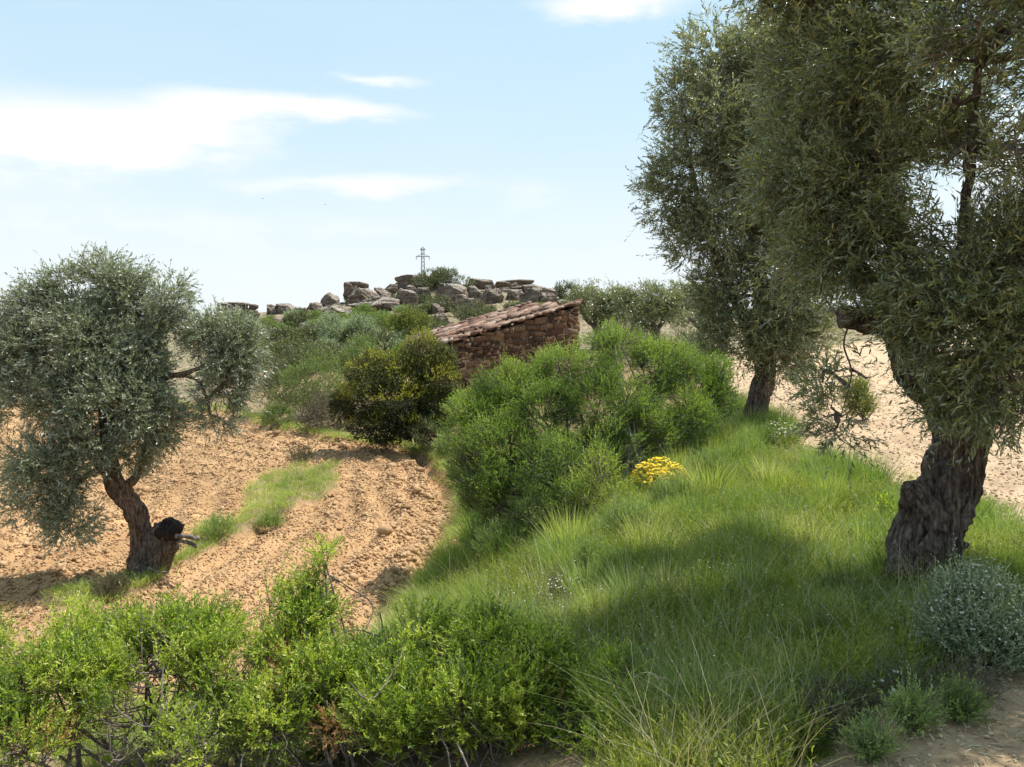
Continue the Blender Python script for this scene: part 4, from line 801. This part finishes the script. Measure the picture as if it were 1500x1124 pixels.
# ------------------------------------------------------------------ stone shed
def shed():
    a = R(18); Lx = P(655, 500, 22.5); ux = np.array([math.cos(a), math.sin(a), 0]); uy = np.array([-math.sin(a), math.cos(a), 0]); o0 = np.array([Lx[0], 22.5, 0])
    Wd, Dp = 4.03, 5.0; zl = EYE - .66; zr = EYE + .47; zb = EYE - 3.1
    r = empty('stone_shed', (o0[0], o0[1], zb), 'ruined dry-stone shed with a sagging terracotta tiled roof', 'shed')
    L = lambda u, v, z: o0 + ux * u + uy * v + np.array([0, 0, z])
    g = np.random.default_rng(4)
    def wall(name, p0, eu, en, length, ztop, thick=.42, label=None):
        """p0 corner; eu along; en outward normal; ztop(u)"""
        mb = MB(); y = zb
        while y < zr + .1:
            hh = g.uniform(.08, .20); u = -g.uniform(0, .1)
            while u < length:
                w = g.uniform(.09, .36) * (1.3 if hh > .16 else 1); u0, u1 = max(u, 0), min(u + w, length)
                zt = ztop((u0 + u1) / 2)
                if u1 - u0 > .05 and y < zt - .04:
                    h2 = min(hh, zt - y); gp = .008; pr = g.uniform(.0, .045)
                    wv = lambda uu: .055 * math.sin(uu * 2.3 + y * 1.7) + .04 * math.sin(uu * 5.1 + y * 4); c = np.array([[u0 + gp, y + gp + wv(u0)], [u1 - gp, y + gp + wv(u1)], [u1 - gp, y + h2 - gp + wv(u1)], [u0 + gp, y + h2 - gp + wv(u0)]]) + g.normal(size=(4, 2)) * .022; c[:, 1] = np.minimum(c[:, 1], zt)
                    m = c.mean(0); ins = m + (c - m) * .86
                    V = [p0 + eu * q[0] + np.array([0, 0, q[1]]) - en * .03 for q in c] + [p0 + eu * q[0] + np.array([0, 0, q[1]]) + en * pr * .6 for q in c] + [p0 + eu * q[0] + np.array([0, 0, q[1]]) + en * (pr + .02 + g.normal() * .006) for q in ins]
                    f = [[k + 4 * l, (k + 1) % 4 + 4 * l, (k + 1) % 4 + 4 * l + 4, k + 4 * l + 4] for l in (0, 1) for k in range(4)] + [[8, 9, 10, 11]]
                    mb.add(V, np.array(f), g.random())
                u += w
            y += hh
        o = mb.build(name, M['stone'], r)
        mb = MB(); K = 12; us = np.linspace(0, length, K); V = []
        for u in us:
            for zz in (zb, ztop(u) - .05):
                for t in (0, thick): V.append(p0 + eu * u - en * t + np.array([0, 0, zz]))
        f = []
        for k in range(K - 1):
            b = 4 * k; f += [[b, b + 4, b + 6, b + 2], [b + 1, b + 3, b + 7, b + 5], [b + 2, b + 6, b + 7, b + 3]]
        f += [[0, 2, 3, 1], [4 * K - 4, 4 * K - 3, 4 * K - 1, 4 * K - 2]]
        mb.add(V, np.array(f)); c = mb.build('mortar', M['mortar'], o); c.location = (0, 0, 0)
        return o
    ft = lambda u: zl + (zr - zl) * u / Wd
    wall('gable_wall', L(0, 0, 0), ux, -uy, Wd, ft)
    wall('side_wall', L(0, Dp, 0), -uy, -ux, Dp, lambda u: zl - .02)
    wall('gable_wall', L(Wd, Dp, 0), -ux, uy, Wd, lambda u: ft(Wd - u))
    wall('side_wall', L(Wd, .43, 0), uy, ux, Dp - .86, lambda u: zr - .02)
    sag = lambda v, u: -.62 * np.exp(-((v - 1.5) / .85) ** 2) * np.clip(1.15 - abs(u - 2.3) / 2.2, .15, 1) - .10 * np.sin(v * 1.3) ** 2
    # roof bed
    mb = MB(); us = np.linspace(-.25, Wd + .1, 40); vs = np.linspace(-.02, Dp + .1, 50); V = []
    for v in vs:
        for u in us: V.append(L(u, v, ft(u) + .02 + sag(v, u) + .025 * noise(np.array([u * 5, v * 5, 0]), 3)))
    i = (np.arange(49)[:, None] * 40 + np.arange(39)[None]).ravel(); mb.add(V, np.stack([i, i + 1, i + 41, i + 40], -1)); bed = mb.build('roof', M['mortar'], r)
    mb = MB(); th = np.linspace(0, math.pi, 7)
    sl = math.atan((zr - zl) / Wd)
    for v in np.arange(.05, Dp, .185):
        for row in range(13):
            hole = abs(v - 1.55 - .25 * math.sin(row * .9)) < .75 and 2 < row < 12
            if g.random() < (.82 if hole else .10): continue
            u0 = -.28 + row * .335 + g.normal() * .02; ln = .42; vv = v + g.normal() * .03; rise = .05 * g.random(); yaw = g.normal() * .14; V = []
            for e, rr, dz in ((0, .088, .02), (ln, .072, .035)):
                for t in th:
                    for w in (0, .014):
                        u = u0 + e; q = L(u, vv + math.cos(t) * (rr - w) + yaw * e, ft(u) + sag(vv, u) + .035 + dz + rise + math.sin(t) * (rr - w)); V.append(q)
            f = []
            for k in range(6):
                b = 2 * k; n_ = 14; f += [[b, b + 2, b + n_ + 2, b + n_], [b + 1, b + n_ + 1, b + n_ + 3, b + 3], [b, b + 1, b + 3, b + 2], [b + n_, b + n_ + 2, b + n_ + 3, b + n_ + 1]]
            mb.add(V, np.array(f), g.random())
    t_ = mb.build('tiles', M['tile'], bed); t_.location = (0, 0, 0)
    # stones laid along both verges and loose rubble on the roof
    v0, f0 = ico()
    mb = MB()
    for v in (-.0, .16, .34, Dp - .12, Dp - .3):
        u = -.2
        while u < Wd:
            w = g.uniform(.14, .36); q = L(u + w / 2, v + g.normal() * .03, ft(u + w / 2) + .05 + g.uniform(0, .05) + (.06 if v > 3 else 0))
            S = v0 * (1 + g.normal(size=(12, 1)) * .12); sc = np.array([w * .55, .13, g.uniform(.035, .07)])
            V = q + S[:, :1] * sc[0] * (ux + np.array([0, 0, math.tan(sl)])) + S[:, 1:2] * sc[1] * uy + S[:, 2:] * sc[2] * np.array([0, 0, 1]); mb.add(V, f0, g.random()); u += w
    for k in range(300):
        u, v = g.uniform(-.2, Wd), g.uniform(.2, Dp)
        if abs(v - 1.6) < .7 and g.random() < .6: continue
        s = g.uniform(.03, .10); q = L(u, v, ft(u) + sag(v, u) + .10)
        mb.add(q + v0 * (1 + g.normal(size=(12, 1)) * .2) * s * [1, 1, .6], f0, .4 + .6 * g.random())
    s_ = mb.build('verge', M['tile'], bed); s_.location = (0, 0, 0)
    return r
shed()

# ------------------------------------------------------------------ pylon, birds
def pylon():
    Y = 300; s = pxm(Y); b = P(620, 440, Y); r = empty('pylon', b, 'steel lattice pylon rising behind the outcrop', 'pylon'); z0, z1 = b[2], P(620, 363, Y)[2]; H = z1 - z0
    wz = lambda t: .8 * (1 - t) + .45 * t; mb = MB(); n = 13; cs = [(-1, -1), (1, -1), (1, 1), (-1, 1)]
    pt = lambda c, t: np.array([b[0] + c[0] * wz(t) / 1, b[1] + c[1] * wz(t), z0 + H * t])
    bar = lambda p, q, w=.11: tube(mb, [p, q], [w, w], 2, 4, cap=False)
    for c in cs: bar(pt(c, 0), pt(c, 1), .11)
    for k in range(n):
        for j in range(4):
            bar(pt(cs[j], k / n), pt(cs[(j + 1) % 4], (k + 1) / n), .05); bar(pt(cs[(j + 1) % 4], k / n), pt(cs[j], (k + 1) / n), .05)
    mb.build('lattice', M['steel'], r); 
    for zt, w in ((P(0, 376, Y)[2], 10.0), (P(0, 366, Y)[2], 4.0)):
        mb = MB(); x0 = b[0]; t = (zt - z0) / H
        bar(np.array([x0 - w * s * 1.0, b[1], zt]), np.array([x0 + w * s, b[1], zt]), .16)
        for sg in (-1, 1): bar(np.array([x0 + sg * w * s, b[1], zt]), np.array([x0, b[1], zt + 1.1]), .10)
        mb.build('crossarm', M['steel'], r)
    for sg in (-1, 1):
        mb = MB(); x0 = b[0] + sg * 9.5 * s; zt = P(0, 376, Y)[2]; tube(mb, [np.array([x0, b[1], zt]), np.array([x0, b[1], zt - 1.2])], [.12, .12], 6, 6); mb.build('insulator', M['steel'], r)
pylon()
for px, py, lb in ((385, 291, 'tiny dark bird flying left in the open sky'), (476, 300, 'smaller bird flying right of the other in the sky')):
    q = P(px, py, 190); r = empty('bird', q, lb, 'bird'); mb = MB(); tube(mb, [q + [-.16, 0, 0], q + [-.05, 0, .02], q + [.1, 0, .01], q + [.2, 0, 0]], [.01, .045, .04, .01], 10, 8); mb.build('body', M['bird'], r)
    for sg in (-1, 1):
        mb = MB(); V = [q + [-.06, 0, .02], q + [.06, 0, .02], q + [.07, sg * .16, .11], q + [.0, sg * .36, .06], q + [-.05, sg * .16, .11]]; V += [v - np.array([0, 0, .008]) for v in V]
        mb.add(V, [np.array([[0, 1, 2, 3, 4], [9, 8, 7, 6, 5]]), np.array([[k, k + 5, (k + 1) % 5 + 5, (k + 1) % 5] for k in range(5)])]); mb.build('wing', M['bird'], r)

# ------------------------------------------------------------------ sky, sun, camera
EL, AZ = R(63), math.atan2(.925, .38)
sc = bpy.context.scene; w = bpy.data.worlds.new("World"); sc.world = w; w.use_nodes = True; nt = w.node_tree; nt.nodes.clear()
sky = N(nt, 'ShaderNodeTexSky', sky_type='NISHITA', sun_disc=False, sun_elevation=EL, sun_rotation=AZ, altitude=200, air_density=1.0, dust_density=.8, ozone_density=1.0)
tc = N(nt, 'ShaderNodeTexCoord'); vec = tc.outputs['Generated']
sx = N(nt, 'ShaderNodeSeparateXYZ'); nt.links.new(vec, sx.inputs[0])
def mth(op, a, b=None, clamp=False):
    n = N(nt, 'ShaderNodeMath', operation=op, use_clamp=clamp)
    for i, v in enumerate((a, b)):
        if v is None: continue
        if isinstance(v, bpy.types.NodeSocket): nt.links.new(v, n.inputs[i])
        else: n.inputs[i].default_value = v
    return n.outputs[0]
az = mth('ARCTAN2', sx.outputs[0], sx.outputs[1]); el = mth('ARCSINE', sx.outputs[2])
nz = N(nt, 'ShaderNodeTexNoise'); nz.inputs['Scale'].default_value = 6; nz.inputs['Detail'].default_value = 7; nz.inputs['Roughness'].default_value = .6
mp = N(nt, 'ShaderNodeMapping'); mp.inputs['Scale'].default_value = (1, 1, 3.2); nt.links.new(vec, mp.inputs[0]); nt.links.new(mp.outputs[0], nz.inputs[0])
nv = mth('SUBTRACT', nz.outputs[0], .5)
def cloud(px, py, rx, ry, amp, tilt=0):
    d = nrm(ray(px, py)); a0, e0 = math.atan2(d[0], d[1]), math.asin(d[2])
    x = mth('SUBTRACT', az, a0); y = mth('SUBTRACT', mth('ADD', el, mth('MULTIPLY', nv, .06)), e0)
    y = mth('SUBTRACT', y, mth('MULTIPLY', x, tilt))
    q = mth('ADD', mth('POWER', mth('DIVIDE', x, rx / F), 2), mth('POWER', mth('DIVIDE', y, ry / F), 2))
    return mth('MULTIPLY', mth('EXPONENT', mth('MULTIPLY', q, -1)), amp)
cs = [cloud(190, 195, 180, 34, 1.1, .05), (cloud(50, 215, 110, 28, .8)), cloud(300, 150, 70, 18, .55), cloud(430, 162, 120, 14, .65), cloud(480, 158, 110, 16, .7), cloud(550, 112, 70, 10, .55, .05), cloud(520, 270, 160, 13, .75, .06), cloud(900, 5, 110, 22, .9), cloud(780, 285, 60, 25, .35), cloud(860, 232, 50, 8, .3),
      cloud(300, 330, 400, 40, .3), cloud(1700, 200, 300, 60, .7), cloud(-500, 100, 300, 60, .8)]
s_ = cs[0]
for c in cs[1:]: s_ = mth('ADD', s_, c)
den = mth('MULTIPLY', s_, mth('ADD', mth('MULTIPLY', nv, 3.2), 1.0), True)
veil = mth('MULTIPLY', mth('EXPONENT', mth('MULTIPLY', mth('POWER', mth('DIVIDE', mth('MAXIMUM', el, 0), .19), 2), -1)), .92)
c0 = mixc(nt, 1.0, sky.outputs[0], (.95, 1.10, 1.05), 'MULTIPLY')
c1 = mixc(nt, .78, c0, (3.75, 5.05, 5.8))
hz = mth('ADD', veil, mth('MULTIPLY', nv, .25), True)
c2 = mixc(nt, hz, c1, (5.35, 5.65, 5.85))
c3 = mixc(nt, mth('MULTIPLY', mth('SUBTRACT', den, .16), 1.45, True), c2, (6.0, 6.05, 6.1))
bg = N(nt, 'ShaderNodeBackground'); bg.inputs[1].default_value = .118; nt.links.new(c3, bg.inputs[0]); wo = N(nt, 'ShaderNodeOutputWorld'); nt.links.new(bg.outputs[0], wo.inputs[0])
sun = bpy.data.lights.new('sun', 'SUN'); sun.energy = 5.0; sun.angle = R(.5); sun.color = (1, .95, .87); so = bpy.data.objects.new('sun', sun); C.objects.link(so)
sd = Vector((math.sin(AZ) * math.cos(EL), math.cos(AZ) * math.cos(EL), math.sin(EL))); so.rotation_euler = sd.to_track_quat('Z', 'Y').to_euler()
cam = bpy.data.cameras.new('camera'); cam.sensor_width = 36; cam.lens = 36 * F / 1500; cam.clip_end = 10000; cam.clip_start = .05
co = bpy.data.objects.new('camera', cam); C.objects.link(co); co.location = (0, 0, EYE); co.rotation_euler = (math.pi / 2 - PITCH, 0, 0); sc.camera = co
sc.view_settings.view_transform = 'Standard'; sc.view_settings.look = 'None'; sc.view_settings.exposure = .58; sc.view_settings.gamma = 1
sc.cycles.max_bounces = 6; sc.cycles.diffuse_bounces = 3; sc.cycles.glossy_bounces = 2; sc.cycles.transmission_bounces = 3; sc.cycles.transparent_max_bounces = 4
